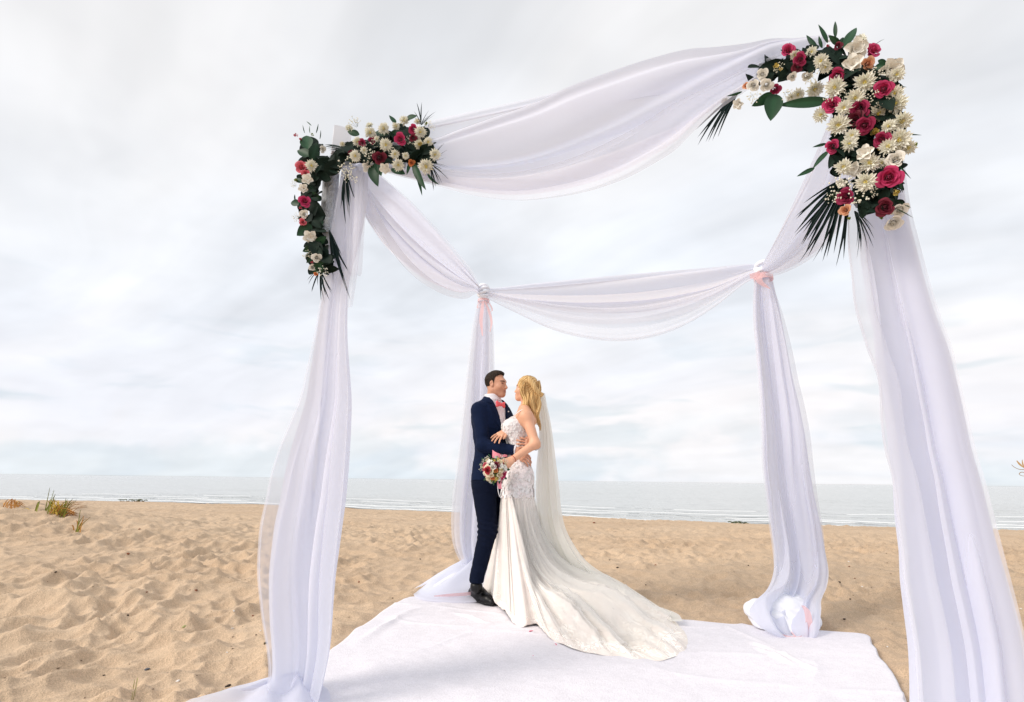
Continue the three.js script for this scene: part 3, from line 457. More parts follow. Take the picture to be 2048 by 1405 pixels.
// front swag
const frontD = (px, py) => { const A = [-0.93, -2.53], B = [1.47, -1.88], r = ray(px, py), ex = B[0] - A[0], ez = B[1] - A[1]; const t = (A[0] * ez - A[1] * ex) / (r.x * ez - r.z * ex); return -r.z * t; };   // distance of the arbour's front plane along a sight line
{
  const f = (x1, y1, x2, y2, o = 0, o2 = o) => [x1, y1, x2, y2, frontD(x1, y1) + o, frontD(x2, y2) + o2];
  const main = [f(735, 292, 742, 338), f(800, 296, 810, 358), f(870, 297, 880, 377), f(930, 285, 960, 396), f(1000, 268, 1040, 405), f(1080, 244, 1110, 400), f(1150, 215, 1180, 386), f(1230, 186, 1245, 364), f(1300, 160, 1302, 334), f(1370, 138, 1345, 307), f(1430, 124, 1385, 266), f(1490, 108, 1435, 220), f(1540, 92, 1490, 182), f(1590, 84, 1550, 140), f(1660, 72, 1640, 112)];
  const upper = [f(850, 250, 860, 285, 0.02), f(900, 241, 920, 280, 0.02), f(960, 229, 990, 262, 0.02), f(1060, 207, 1080, 244, 0.02), f(1160, 184, 1180, 225, 0.02), f(1260, 161, 1280, 205, 0.02), f(1370, 135, 1390, 190, 0.02), f(1450, 117, 1460, 160, 0.02), f(1560, 86, 1570, 115, 0.02)];
  const low = [f(760, 318, 742, 340, -0.06), f(870, 340, 880, 378, -0.07), f(960, 352, 960, 398, -0.08), f(1040, 350, 1040, 407, -0.09), f(1110, 335, 1110, 402, -0.10), f(1180, 310, 1180, 389, -0.10), f(1240, 280, 1245, 367, -0.10), f(1300, 245, 1302, 337, -0.09), f(1345, 215, 1345, 310, -0.09), f(1390, 190, 1385, 269, -0.08), f(1450, 160, 1438, 222, -0.06), f(1510, 130, 1495, 183, -0.04), f(1580, 100, 1560, 135, -0.03)];
  drape('wide white fabric swag sweeping across the top front between both flower garlands', [
    ['fabric', cloth(main, { nt: 170, ns: 100, folds: [[1, 0.22, 0.3, 1.4], [2.6, 0.07, 1, 3], [6, 0.02, 0, 4]], bunch: 1.3, bk: 3, bph: 0.6 }), M.cloth],
    ['sheer_fabric', cloth(upper, { nt: 120, ns: 50, folds: [[1, 0.2, 0, 1.5], [3, 0.06, 1, 3]], bunch: 1.4, bk: 2 }), M.veilish],
    ['sheer_fabric', cloth(low, { nt: 150, ns: 60, folds: [[1, 0.16, 1, 2.5], [3, 0.05, 2, 3]], bunch: 1.1, bk: 2, bph: 1 }), M.sheer],
  ], [0.3, 2.6, -2.2]);
}
// left side swag: near left corner to the far left knot
{
  const d = (t) => lerp(2.56, 4.92, Math.pow(t, 1.25));
  const r = [[712, 332, 722, 388, 0], [735, 345, 736, 445, 0.06], [765, 370, 752, 482, 0.14], [800, 402, 778, 522, 0.25], [840, 442, 812, 555, 0.38], [870, 473, 845, 577, 0.50], [905, 510, 882, 591, 0.66], [930, 538, 920, 597, 0.82], [950, 563, 948, 588, 0.94], [960, 577, 960, 592, 1]].map(([a, b, c, e, t]) => [a, b, c, e, d(t)]);
  drape('white fabric swag hanging along the left side down to the far left knot', [
    ['fabric', cloth(r.map((q) => [q[0], q[1], lerp(q[0], q[2], 0.80), lerp(q[1], q[3], 0.80), q[4] + 0.03]), { folds: [[1.5, 0.13, 0.3, 1.2], [4, 0.05, 1, 2]], bunch: 1.2, bk: 3 }), M.cloth],
    ['sheer_fabric', cloth(r, { folds: [[1, 0.18, 1, 1.2], [4, 0.04, 0, 2]], bunch: 1.2, bk: 4, bph: 1 }), M.sheer],
  ], [-0.7, 2.5, -3.6]);
}
// back swag
{
  const D = (x) => lerp(4.95, 4.08, (x - 967) / (1528 - 967));
  const q = (a, b, c, e, o = 0) => [a, b, c, e, D(a) + o, D(c) + o];
  const core = [q(972, 578, 972, 592), q(1010, 576, 1012, 600), q(1060, 571, 1062, 611), q(1130, 565, 1132, 622), q(1200, 559, 1202, 627), q(1280, 552, 1282, 625), q(1350, 545, 1352, 614), q(1420, 538, 1422, 594), q(1470, 532, 1474, 568), q(1505, 529, 1508, 549), q(1525, 530, 1525, 548)];
  const mid = [q(975, 582, 975, 596, -0.05), q(1040, 600, 1040, 617, -0.06), q(1120, 618, 1120, 642, -0.07), q(1200, 627, 1205, 650, -0.08), q(1280, 625, 1285, 645, -0.08), q(1350, 612, 1360, 630, -0.08), q(1420, 590, 1430, 602, -0.07), q(1480, 560, 1490, 566, -0.06), q(1520, 538, 1520, 549, -0.05)];
  const big = [q(975, 584, 975, 598, -0.10), q(1040, 598, 1040, 630, -0.12), q(1100, 610, 1100, 658, -0.14), q(1160, 617, 1160, 675, -0.15), q(1230, 620, 1230, 683, -0.15), q(1300, 614, 1300, 676, -0.15), q(1370, 600, 1372, 650, -0.14), q(1430, 580, 1435, 610, -0.12), q(1490, 550, 1492, 566, -0.08), q(1522, 538, 1522, 552, -0.05)];
  const hem = big.map((r) => [lerp(r[0], r[2], 0.90), lerp(r[1], r[3], 0.90), r[2], r[3] + 0.5, r[4], r[5]]);
  drape('white fabric swag looping across the far side between the two knots', [
    ['fabric', cloth(core, { nt: 150, folds: [[1.4, 0.14, 0.5, 1], [4, 0.05, 1, 2]], bunch: 1.0, bk: 3 }), M.cloth],
    ['sheer_fabric', cloth(mid, { nt: 120, ns: 30, folds: [[1, 0.2, 0.5, 1]], bunch: 0.9, bk: 1 }), M.sheer],
    ['sheer_fabric', cloth(big, { nt: 150, ns: 80, folds: [[1, 0.14, 0.5, 1], [3, 0.05, 1, 2]], bunch: 0.4, bk: 4 }), M.sheer],
    ['hem', cloth(hem, { nt: 150, ns: 8, folds: [[1, 0.3, 0, 0]], bunch: 0 }), M.sheer],
  ], [0.9, 2.5, -4.4]);
}
// right side swag
{
  const d = (t) => lerp(4.06, 1.95, Math.pow(t, 0.8));
  const r = [[1520, 532, 1530, 550, 0], [1528, 518, 1552, 548, 0.05], [1542, 492, 1590, 532, 0.14], [1558, 460, 1628, 508, 0.25], [1578, 418, 1664, 472, 0.38], [1600, 372, 1696, 424, 0.52], [1622, 324, 1716, 370, 0.66], [1645, 270, 1726, 310, 0.80], [1662, 225, 1730, 250, 0.92], [1675, 185, 1730, 200, 1]].map(([a, b, c, e, t]) => [a, b, c, e, d(t)]);
  drape('white fabric swag hanging along the right side up to the larger flower garland', [
    ['fabric', cloth(r, { folds: [[1.2, 0.13, 0.3, 1.2], [3, 0.05, 1, 2]], bunch: 0.9, bk: 2 }), M.cloth],
    ['sheer_fabric', cloth(r.map((q) => [q[0] + 1, q[1], q[2] + 2, q[3] + 3, q[4] - 0.05]), { folds: [[1.8, 0.12, 1, 1.2]], bunch: 1.2, bk: 3, bph: 1 }), M.sheer],
  ], [1.8, 2.5, -3.0]);
}
// pink ribbons
{
  const side = V(1, 0, 0.2).normalize();
  const rib = (label, geos, pos) => { const o = thing('satin_ribbon', label, 'ribbon', pos); geos.forEach(([n, g]) => part(n, rel(g, o), M.pink, o)); };
  const A = (x, y) => at(x, y, 4.80), B = (x, y) => at(x, y, 3.93), C = (x, y) => at(x, y, 3.60);
  const band = (c, r, w) => gridGeo(24, 2, (u, v) => V(c.x + r * Math.cos(u * 6.283), c.y + (v - 0.5) * w, c.z + r * Math.sin(u * 6.283)));
  rib('pale pink ribbon with two tails tied under the far left knot', [
    ['band', band(at(967, 602, 4.9), 0.058, 0.025)],
    ['ribbon_tail', ribbonStrip([A(966, 602), A(964, 620), A(962, 640), A(965, 672)], [0.02, 0.035, 0.035, 0.012], side)],
    ['ribbon_tail', ribbonStrip([A(969, 602), A(977, 620), A(983, 645), A(980, 664)], [0.015, 0.025, 0.022, 0.008], side)],
    ['loop', ribbonStrip([A(968, 603), A(979, 608), A(984, 622), A(976, 624)], [0.008, 0.014, 0.014, 0.008], side)],
    ['loop', ribbonStrip([A(966, 603), A(957, 608), A(955, 617), A(961, 612)], [0.006, 0.01, 0.01, 0.006], side)],
  ], A(967, 602).toArray());
  rib('pale pink ribbon knotted round the top of the far right drape', [
    ['band', band(at(1527, 556, 4.04), 0.075, 0.05)],
    ['ribbon_tail', ribbonStrip([B(1520, 545), B(1508, 552), B(1500, 553)], [0.03, 0.05, 0.04], V(0, 1, 0))],
    ['ribbon_tail', ribbonStrip([B(1522, 547), B(1519, 562), B(1530, 572), B(1540, 578)], [0.03, 0.05, 0.04, 0.01], side)],
  ], B(1520, 550).toArray());
  rib('pink ribbon round the cloth bundle at the foot of the far right post', [
    ['band', ribbonStrip([C(1606, 1212), C(1614, 1222), C(1618, 1240), C(1618, 1262), C(1612, 1272)], [0.02, 0.035, 0.04, 0.04, 0.02], side)],
    ['ribbon_tail', ribbonStrip([C(1616, 1268), C(1600, 1278), C(1582, 1278), C(1562, 1270)], [0.02, 0.03, 0.03, 0.01], V(0, 1, 0.3))],
    ['ribbon_tail', ribbonStrip([C(1583, 1264), C(1590, 1273), C(1598, 1281)], [0.008, 0.014, 0.01], side)],
  ], C(1612, 1240).toArray());
  const gp = onGround(905, 1186, 0.02), P = (x, y, h) => onGround(x, y + 7, h);
  rib('pink ribbon lying along the cloth at the foot of the far left post', [['ribbon_tail', ribbonStrip([P(868, 1186, 0.03), P(900, 1184, 0.035), P(930, 1182, 0.04), P(962, 1178, 0.05)], [0.01, 0.03, 0.035, 0.03], V(0, 0.8, 0.6))]], gp.toArray());
}

// ---------------------------------------------------------------- flowers
const F = {
  white: phys({ vertexColors: true, roughness: 0.75, transmission: 0.25, sheen: 0.2 }),
  petal: (r, g, b, t = 0.18) => phys({ color: lin(r, g, b), vertexColors: true, roughness: 0.7, transmission: t, sheen: 0.3 }),
  centre: std({ color: lin(0.80, 0.66, 0.12), roughness: 0.85 }),
  leaf: phys({ color: lin(0.016, 0.060, 0.026), roughness: 0.5, specularIntensity: 0.5, transmission: 0.06, vertexColors: true }),
  darkLeaf: phys({ color: lin(0.007, 0.020, 0.013), roughness: 0.7, specularIntensity: 0.35, vertexColors: true }),
  palm: phys({ color: lin(0.006, 0.020, 0.019), roughness: 0.6, specularIntensity: 0.4 }),
  stem: std({ color: lin(0.08, 0.12, 0.04), roughness: 0.7 }),
  tiny: std({ color: lin(0.80, 0.79, 0.66), roughness: 0.8 }),
};
F.chry = F.petal(0.95, 0.945, 0.88, 0.1); F.lis = F.petal(0.95, 0.93, 0.86, 0.1); F.cream = F.petal(0.94, 0.84, 0.60, 0.1);
F.hot = F.petal(0.62, 0.035, 0.16); F.magenta = F.petal(0.42, 0.016, 0.10); F.dark = F.petal(0.20, 0.008, 0.035); F.pink = F.petal(0.78, 0.16, 0.22); F.red = F.petal(0.45, 0.012, 0.03);
F.orange = F.petal(0.85, 0.30, 0.10); F.peach = F.petal(0.86, 0.45, 0.26); F.yellow = F.petal(0.90, 0.74, 0.22); F.green = F.petal(0.32, 0.42, 0.07); F.lime = F.petal(0.42, 0.50, 0.10);
// one petal: a small curved sheet along +x, cupped, turned up by 'lift' at its root and bent by 'curl'
function petalGeo(len, wid, lift, curl, cup, tone, nu = 5, nv = 2, tip = 0.6, blunt = 0.55) {
  const g = gridGeo(nv, nu, (v, u) => {
    const a = lift + curl * u, s = u * len, x = curl ? (Math.sin(lift + curl * u) - Math.sin(lift)) / curl * len : s * Math.cos(lift), z = curl ? -(Math.cos(lift + curl * u) - Math.cos(lift)) / curl * len : s * Math.sin(lift);
    const w = wid * Math.pow(Math.sin(Math.PI * clamp(Math.pow(u * 0.94 + 0.06, tip), 0, 1)), blunt) + 0.0004, q = (v - 0.5) * 2, lift2 = cup * w * q * q;
    return V(x - Math.sin(a) * lift2, q * w * 0.5, z + Math.cos(a) * lift2);
  });
  return colorGeo(g, () => tone);
}
function chrysanthemum(n) { // about 1 across; faces +z
  reseed(900 + n); const L = [];
  for (const [count, len, wid, lift, curl, z] of [[18, 0.50, 0.105, 0.10, 0.25, 0], [17, 0.46, 0.10, 0.38, 0.30, 0.03], [14, 0.36, 0.09, 0.72, 0.35, 0.05], [10, 0.24, 0.07, 1.05, 0.35, 0.07]])
    for (let i = 0; i < count; i++) { const k = rnd(0.95, 1.03), g = petalGeo(len * rnd(0.86, 1.08), wid * rnd(1.25, 1.6), lift + rnd(-0.14, 0.14), curl + rnd(-0.25, 0.25), 0.5, [k, k, k * rnd(0.93, 1)], 4, 2, 0.85, 0.5); g.rotateZ(6.283 * (i + rnd(-0.3, 0.3)) / count + z * 9); g.translate(0, 0, z); L.push(g); }
  return merge(L);
}
const chryCentre = new THREE.SphereGeometry(0.115, 10, 6).scale(1, 1, 0.7).translate(0, 0, 0.15);
function rose(n, open = 1, count = 19) { // about 1 across, spiral of overlapping cupped petals
  reseed(1700 + n); const L = [];
  for (let i = 0; i < count; i++) {
    const t = i / (count - 1), r = lerp(0.035, 0.30, Math.pow(t, 0.9)) * (0.7 + 0.3 * open), ang = i * 2.4 + rnd(-0.2, 0.2), span = lerp(2.2, 1.25, t), h = lerp(0.36, 0.44, t), flare = lerp(-0.10, 0.34 * open, Math.pow(t, 1.4)), k = rnd(0.80, 1.0), z0 = lerp(0.06, -0.12, t), wv = rnd(6.28);
    const g = gridGeo(8, 5, (u, v) => {
      const q = (u - 0.5) * 2, edge = v * (1 - 0.22 * Math.pow(Math.abs(q), 2.4)), rr = r * (0.55 + 0.55 * Math.sin(edge * 1.45)) + flare * Math.pow(edge, 3) * 0.55 + 0.012 * Math.sin(q * 5 + wv) * edge, a = ang + q * span * 0.5 * (1 + 0.15 * edge);
      return V(rr * Math.cos(a), rr * Math.sin(a), z0 + h * Math.sin(edge * 1.5) - 0.30 * Math.max(0, flare) * Math.pow(edge, 5));
    });
    L.push(colorGeo(g, () => [k, k, k]));
  }
  const g = merge(L); g.translate(0, 0, -0.05); return g;
}
function lisianthus(n) { // open white bell with few broad petals
  reseed(2600 + n); const L = [];
  for (let i = 0; i < 9; i++) { const inner = i > 4, k = rnd(0.9, 1), g = petalGeo(inner ? 0.42 : 0.54, inner ? 0.40 : 0.46, (inner ? 1.0 : 0.62) + rnd(-0.1, 0.1), -0.55 + rnd(-0.2, 0.2), 0.35, [k, k, k], 6, 4, 0.72, 0.45); g.rotateZ(6.283 * i / (inner ? 4 : 5) + rnd(-0.2, 0.2)); L.push(g); }
  return merge(L);
}
const budGeo = (n) => { const g = rose(n + 50, 0.05, 9); g.scale(1.25, 1.25, 1.7); return g; };
function leafGeo(n, slim = 0.5) { // unit length along +x
  reseed(3300 + n); const bend = rnd(0.2, 0.6), tw = rnd(-0.3, 0.3), k0 = rnd(0.7, 1.2);
  return colorGeo(gridGeo(4, 10, (v, u) => { const q = (v - 0.5) * 2, w = slim * 0.5 * Math.pow(Math.sin(Math.PI * Math.pow(u * 0.97 + 0.02, 0.8)), 0.85) * (u > 0.985 ? 0.1 : 1), z = -bend * u * u * 0.6 + 0.25 * w * q * q; const a = tw * u; return V(u, q * w * Math.cos(a), z + q * w * Math.sin(a)); }), (x, y) => { const k = k0 * (Math.abs(y) < 0.012 ? 1.3 : 1); return [k, k, k]; });
}
function frondGeo(n, count, spread, len, droop) { // palm fan: narrow blades from one root, axis +x, unit size
  reseed(4100 + n); const L = [];
  for (let i = 0; i < count; i++) { const a = spread * ((i + rnd(-0.2, 0.2)) / (count - 1) - 0.5), l = len * (0.78 + 0.25 * Math.cos(a * 0.9)) * rnd(0.88, 1.08), w = 0.020 * rnd(0.8, 1.25), el = rnd(-0.12, 0.12);
    const g = gridGeo(2, 9, (v, u) => { const q = (v - 0.5) * 2, ww = w * Math.pow(Math.sin(Math.PI * Math.pow(u * 0.96 + 0.03, 0.55)), 0.8), r = u * l; return V(r * Math.cos(a), r * Math.sin(a) + q * ww, r * Math.sin(el) - droop * r * r + 0.4 * ww * Math.abs(q)); }); L.push(g); }
  return merge(L);
}
function sprigGeo(n, count = 26) { // gypsophila: tiny blossoms on hair stems, about 1 across
  reseed(5200 + n); const B = [], S = [];
  for (let i = 0; i < count; i++) { const a = rnd(6.283), r = 0.5 * Math.sqrt(rnd()), p = V(r * Math.cos(a), r * Math.sin(a), rnd(-0.05, 0.3)); const s = new THREE.IcosahedronGeometry(rnd(0.034, 0.060), 0); s.scale(1, 1, 0.8); s.translate(p.x, p.y, p.z); B.push(s); if (i % 2 === 0) S.push(tube([V(p.x * 0.15, p.y * 0.15, -0.45), V(p.x * 0.6, p.y * 0.6, -0.1), p], 0.006, 0.004, 4, 3)); }
  return [merge(B.map((g) => { g.deleteAttribute('uv'); return g; })), merge(S)];
}
const K = {
  chry: [0, 1, 2, 3].map(chrysanthemum), rose: [0, 1, 2].map((n) => rose(n)), lis: [0, 1, 2].map(lisianthus), bud: [0, 1].map(budGeo), leaf: [0, 1, 2].map((n) => leafGeo(n, 0.5)), slim: [3, 4].map((n) => leafGeo(n, 0.26)), blade: [5, 6].map((n) => leafGeo(n, 0.11)), sprig: [0, 1, 2].map((n) => sprigGeo(n)),
};
const pick = (a, i) => a[i % a.length];
// a frame whose +z looks along 'n', rolled by 'roll'
function facing(n, roll = 0, upv = V(0, 1, 0)) { const z = n.clone().normalize(), x = upv.clone().cross(z).normalize(), y = z.clone().cross(x); return new THREE.Quaternion().setFromRotationMatrix(new THREE.Matrix4().makeBasis(x, y, z)).multiply(new THREE.Quaternion().setFromAxisAngle(V(0, 0, 1), roll)); }
function along(dir, n) { const x = dir.clone().normalize(), z = n.clone().addScaledVector(x, -n.dot(x)).normalize(), y = z.clone().cross(x); return new THREE.Quaternion().setFromRotationMatrix(new THREE.Matrix4().makeBasis(x, y, z)); }
function addFlower(parent, kind, p, n, size, roll, i) {
  const kinds = { C: ['chrysanthemum', K.chry, F.chry], R: ['rose', K.rose, F.hot], r: ['rose', K.rose, F.magenta], D: ['rose', K.rose, F.dark], e: ['rose', K.rose, F.red], P: ['rose', K.rose, F.pink], W: ['lisianthus', K.lis, F.lis], w: ['rose', K.rose, F.lis], c: ['rose', K.rose, F.cream], Y: ['bud', K.bud, F.yellow], O: ['rose', K.rose, F.peach], o: ['rose', K.rose, F.orange], G: ['bud', K.bud, F.lime], k: ['bud', K.bud, F.pink] };
  const [name, geos, mat] = kinds[kind], m = part(name, pick(geos, i), mat, parent);
  m.position.copy(p).sub(parent.position); m.quaternion.copy(facing(n, roll)); m.scale.setScalar(size * (kind === 'C' ? 0.98 : kind === 'W' ? 0.95 : 1.05));
  if (kind === 'C') part('flower_centre', chryCentre, F.centre, m);
  return m;
}
function addSprig(parent, p, n, size, i) { const [b, s] = pick(K.sprig, i), m = part('babys_breath', b, F.tiny, parent); m.position.copy(p).sub(parent.position); m.quaternion.copy(facing(n, i * 1.7)); m.scale.setScalar(size); part('stem', s, F.stem, m); return m; }
function addLeaf(parent, name, geo, mat, a, b, n, wide = 1) { const m = part(name, geo, mat, parent), d = b.clone().sub(a); m.position.copy(a).sub(parent.position); m.quaternion.copy(along(d, n)); const l = d.length(); m.scale.set(l, l * wide, l); return m; }

function garland(label, origin, conv, axis, flowers, sprigs, leaves, fans, fill, pxm) {
  const g = thing('flower_garland', label, 'flowers', origin);
  const plane = (zx, zy, out) => { const [x, y] = conv(zx, zy); return at(x, y, frontD(x, y) - out); };
  const nAt = (zx, zy, j) => { // outward from the garland's spine and towards the onlookers
    let best = 1e9, q = null; for (let i = 0; i + 1 < axis.length; i++) { const [ax, ay] = axis[i], [bx, by] = axis[i + 1], t = clamp(((zx - ax) * (bx - ax) + (zy - ay) * (by - ay)) / ((bx - ax) ** 2 + (by - ay) ** 2)), px = ax + (bx - ax) * t, py = ay + (by - ay) * t, d = Math.hypot(zx - px, zy - py); if (d < best) { best = d; q = [zx - px, zy - py]; } }
    const [x, y] = conv(zx, zy), toEye = V(0, EYE, 0).sub(at(x, y, 2)).normalize(), k = 0.0085;
    return [toEye.multiplyScalar(1.0).add(V(q[0] * k * 0.5, -q[1] * k * 0.5, 0)).add(V(rnd(-0.25, 0.25), rnd(-0.15, 0.3), rnd(-0.1, 0.1))).normalize(), best];
  };
  reseed(31);
  flowers.forEach(([zx, zy, kind, d], i) => { const [n, off] = nAt(zx, zy), out = 0.15 - 0.0005 * off + rnd(-0.012, 0.012); addFlower(g, kind, plane(zx, zy, out), n, d * pxm, rnd(6.28), i); });
  sprigs.forEach(([zx, zy, d], i) => { const [n] = nAt(zx, zy); addSprig(g, plane(zx, zy, 0.135), n, d * pxm, i); });
  leaves.forEach(([zx, zy, tx, ty, kind = 'L', wide = 1], i) => { const [n] = nAt(zx, zy); const mat = kind === 'D' || kind === 'd' ? F.darkLeaf : F.leaf; addLeaf(g, 'leaf', kind === 'b' || kind === 'd' ? pick(K.blade, i) : kind === 's' ? pick(K.slim, i) : pick(K.leaf, i), mat, plane(zx, zy, 0.09 + rnd(0.02)), plane(tx, ty, 0.10 + rnd(0.03)), n.add(V(rnd(-0.4, 0.4), rnd(-0.4, 0.4), 0)), wide); });
  fans.forEach(([zx, zy, tips, out = 0.05]) => { const bl = tips.concat(tips.map(([tx, ty], i) => [zx + (tx - zx) * 0.86 + ((i * 37) % 29) - 14, zy + (ty - zy) * 0.86 + ((i * 53) % 27) - 13])).map(([tx, ty], i) => { const a = plane(zx + (tx - zx) * 0.04, zy + (ty - zy) * 0.04, out), b = plane(tx, ty, out + 0.02 + rnd(-0.02, 0.03)), d = b.clone().sub(a), l = d.length(), ge = pick(K.blade, i).clone(); ge.scale(l, l * 0.30 + 0.012, l); ge.applyQuaternion(along(d, V(rnd(-0.6, 0.6), 0.5, 1))); ge.translate(a.x - origin[0], a.y - origin[1], a.z - origin[2]); ge.deleteAttribute('color'); return ge; }); part('palm_leaf', merge(bl), F.palm, g); });
  // dense dark greenery that the blossoms are bedded in
  reseed(57);
  for (let i = 0; i < fill[0]; i++) {
    const t = rnd(axis.length - 1.001), k = Math.floor(t), zx = lerp(axis[k][0], axis[k + 1][0], t - k) + rnd(-1, 1) * fill[1], zy = lerp(axis[k][1], axis[k + 1][1], t - k) + rnd(-1, 1) * fill[1], a = rnd(6.283), l = fill[2] * rnd(0.7, 1.3), out = rnd(-0.02, 0.135);
    addLeaf(g, 'leaf', pick(K.leaf, i), F.darkLeaf, plane(zx - Math.cos(a) * l * 0.5, zy - Math.sin(a) * l * 0.5, out), plane(zx + Math.cos(a) * l * 0.5, zy + Math.sin(a) * l * 0.5, out + rnd(-0.04, 0.04)), V(rnd(-0.7, 0.7), rnd(-0.5, 0.7), 1), 1.1);
  }
  return g;
}
// larger garland on the near right corner
garland('large flower garland with white chrysanthemums and crimson roses around the near right corner', [1.36, 2.55, -1.85], (x, y) => [1380 + x / 2.867, 30 + y / 2.867],
  [[400, 340], [560, 275], [720, 245], [880, 270], [1010, 360], [1020, 520], [990, 700], [1010, 860], [1020, 1080], [1130, 1040], [1150, 800], [1160, 560], [1120, 330], [900, 420], [890, 640], [900, 860]],
  [[755, 262, 'C', 95], [780, 297, 'C', 85], [835, 415, 'C', 130], [715, 420, 'C', 120], [622, 452, 'C', 90], [580, 470, 'C', 70], [1005, 385, 'C', 130], [945, 480, 'C', 120], [1075, 565, 'C', 128], [1180, 510, 'C', 130], [1172, 455, 'C', 110], [850, 632, 'C', 140], [885, 530, 'C', 95], [1210, 610, 'C', 120], [1142, 640, 'C', 85], [755, 572, 'C', 105], [930, 692, 'C', 85], [915, 742, 'C', 100], [1195, 718, 'C', 140], [1140, 756, 'C', 105], [1250, 762, 'C', 90], [1180, 832, 'w', 95], [882, 870, 'C', 100], [940, 882, 'W', 95], [1030, 852, 'C', 115], [1008, 792, 'W', 95], [1010, 955, 'C', 120], [945, 200, 'W', 140], [935, 285, 'W', 125], [1150, 312, 'W', 135], [1185, 345, 'C', 95], [975, 150, 'C', 90], [1105, 850, 'C', 60], [870, 965, 'W', 60], [600, 230, 'C', 65], [698, 215, 'C', 75], [365, 402, 'w', 75], [440, 400, 'w', 80], [415, 340, 'w', 70], [280, 508, 'W', 75], [205, 490, 'W', 55], [590, 352, 'w', 55], [670, 350, 'w', 60], [1200, 1112, 'w', 90], [1160, 1186, 'w', 95],
    [1040, 215, 'R', 100], [845, 348, 'R', 95], [1115, 425, 'R', 100], [820, 517, 'R', 98], [1140, 932, 'R', 128], [565, 207, 'R', 80], [820, 755, 'R', 80], [980, 540, 'r', 110], [1002, 632, 'r', 100], [955, 600, 'D', 95], [1105, 715, 'r', 88], [900, 1040, 'r', 100], [1115, 1102, 'D', 98], [635, 255, 'r', 80], [620, 295, 'D', 70], [485, 425, 'r', 72], [325, 406, 'O', 45], [1015, 282, 'O', 78], [895, 1120, 'O', 66], [490, 296, 'Y', 52], [522, 312, 'Y', 34], [1050, 676, 'Y', 66], [1180, 1010, 'Y', 60], [1090, 768, 'Y', 30], [1092, 1160, 'G', 32], [917, 1163, 'G', 30], [795, 180, 'k', 30], [850, 180, 'D', 50], [1278, 742, 'G', 42], [590, 200, 'Y', 30], [1160, 428, 'Y', 28]],
  [[560, 455, 70], [1060, 350, 90], [1045, 480, 90], [880, 460, 60], [1100, 852, 70], [868, 968, 110], [818, 1042, 80], [970, 1030, 110], [1045, 1010, 70], [690, 360, 80], [365, 465, 80], [510, 300, 60], [985, 440, 80], [800, 470, 60]],
  [[470, 450, 370, 525], [485, 455, 470, 590, 'L', 1.1], [800, 492, 520, 512, 's', 0.9], [1060, 300, 1130, 290], [940, 690, 805, 715, 'D', 1.2], [940, 770, 830, 800, 'D', 1.2], [880, 760, 800, 860, 'D', 1], [795, 780, 702, 872, 's', 1], [715, 878, 625, 920, 's', 1], [785, 738, 710, 756, 's', 0.8], [1130, 620, 1180, 560, 'L', 0.9], [960, 800, 1000, 740, 'D'], [1050, 600, 1110, 640, 'D'], [790, 160, 742, 45, 's', 0.8], [836, 130, 832, 22, 'b', 1.9], [880, 190, 968, 32, 'b', 2.3], [735, 195, 652, 112, 'b', 2.0], [760, 190, 735, 120, 's'], [860, 170, 800, 120, 'L', 0.8], [850, 190, 890, 120, 'L', 0.8], [540, 270, 415, 300, 'D'], [700, 260, 640, 190, 'D'], [1080, 260, 1135, 280, 'L'], [300, 440, 225, 470, 'b', 1.5], [1060, 175, 1105, 130, 'b', 1], [1185, 900, 1222, 1005, 'b', 1.2], [1180, 1060, 1250, 1100, 'b', 1.0], [1215, 685, 1330, 685, 'b', 0.8], [1150, 400, 1225, 408, 'b', 0.7], [1200, 860, 1255, 930, 'b', 0.6], [1180, 1110, 1290, 1160, 'b', 0.5], [560, 190, 575, 155, 's']],
  [[905, 930, [[640, 1075], [612, 1110], [618, 1150], [612, 1195], [632, 1228], [632, 1258], [658, 1292], [706, 1330], [725, 1362], [770, 1368], [815, 1375], [905, 1392], [935, 1360]], 0.06], [940, 1120, [[1030, 1345], [1076, 1312], [1090, 1250], [1040, 1330], [1060, 1270], [1010, 1300], [1080, 1200]], 0.08], [285, 440, [[25, 662], [52, 660], [88, 645], [118, 660], [170, 560]], 0.04]],
  [520, 60, 95], 0.00072);
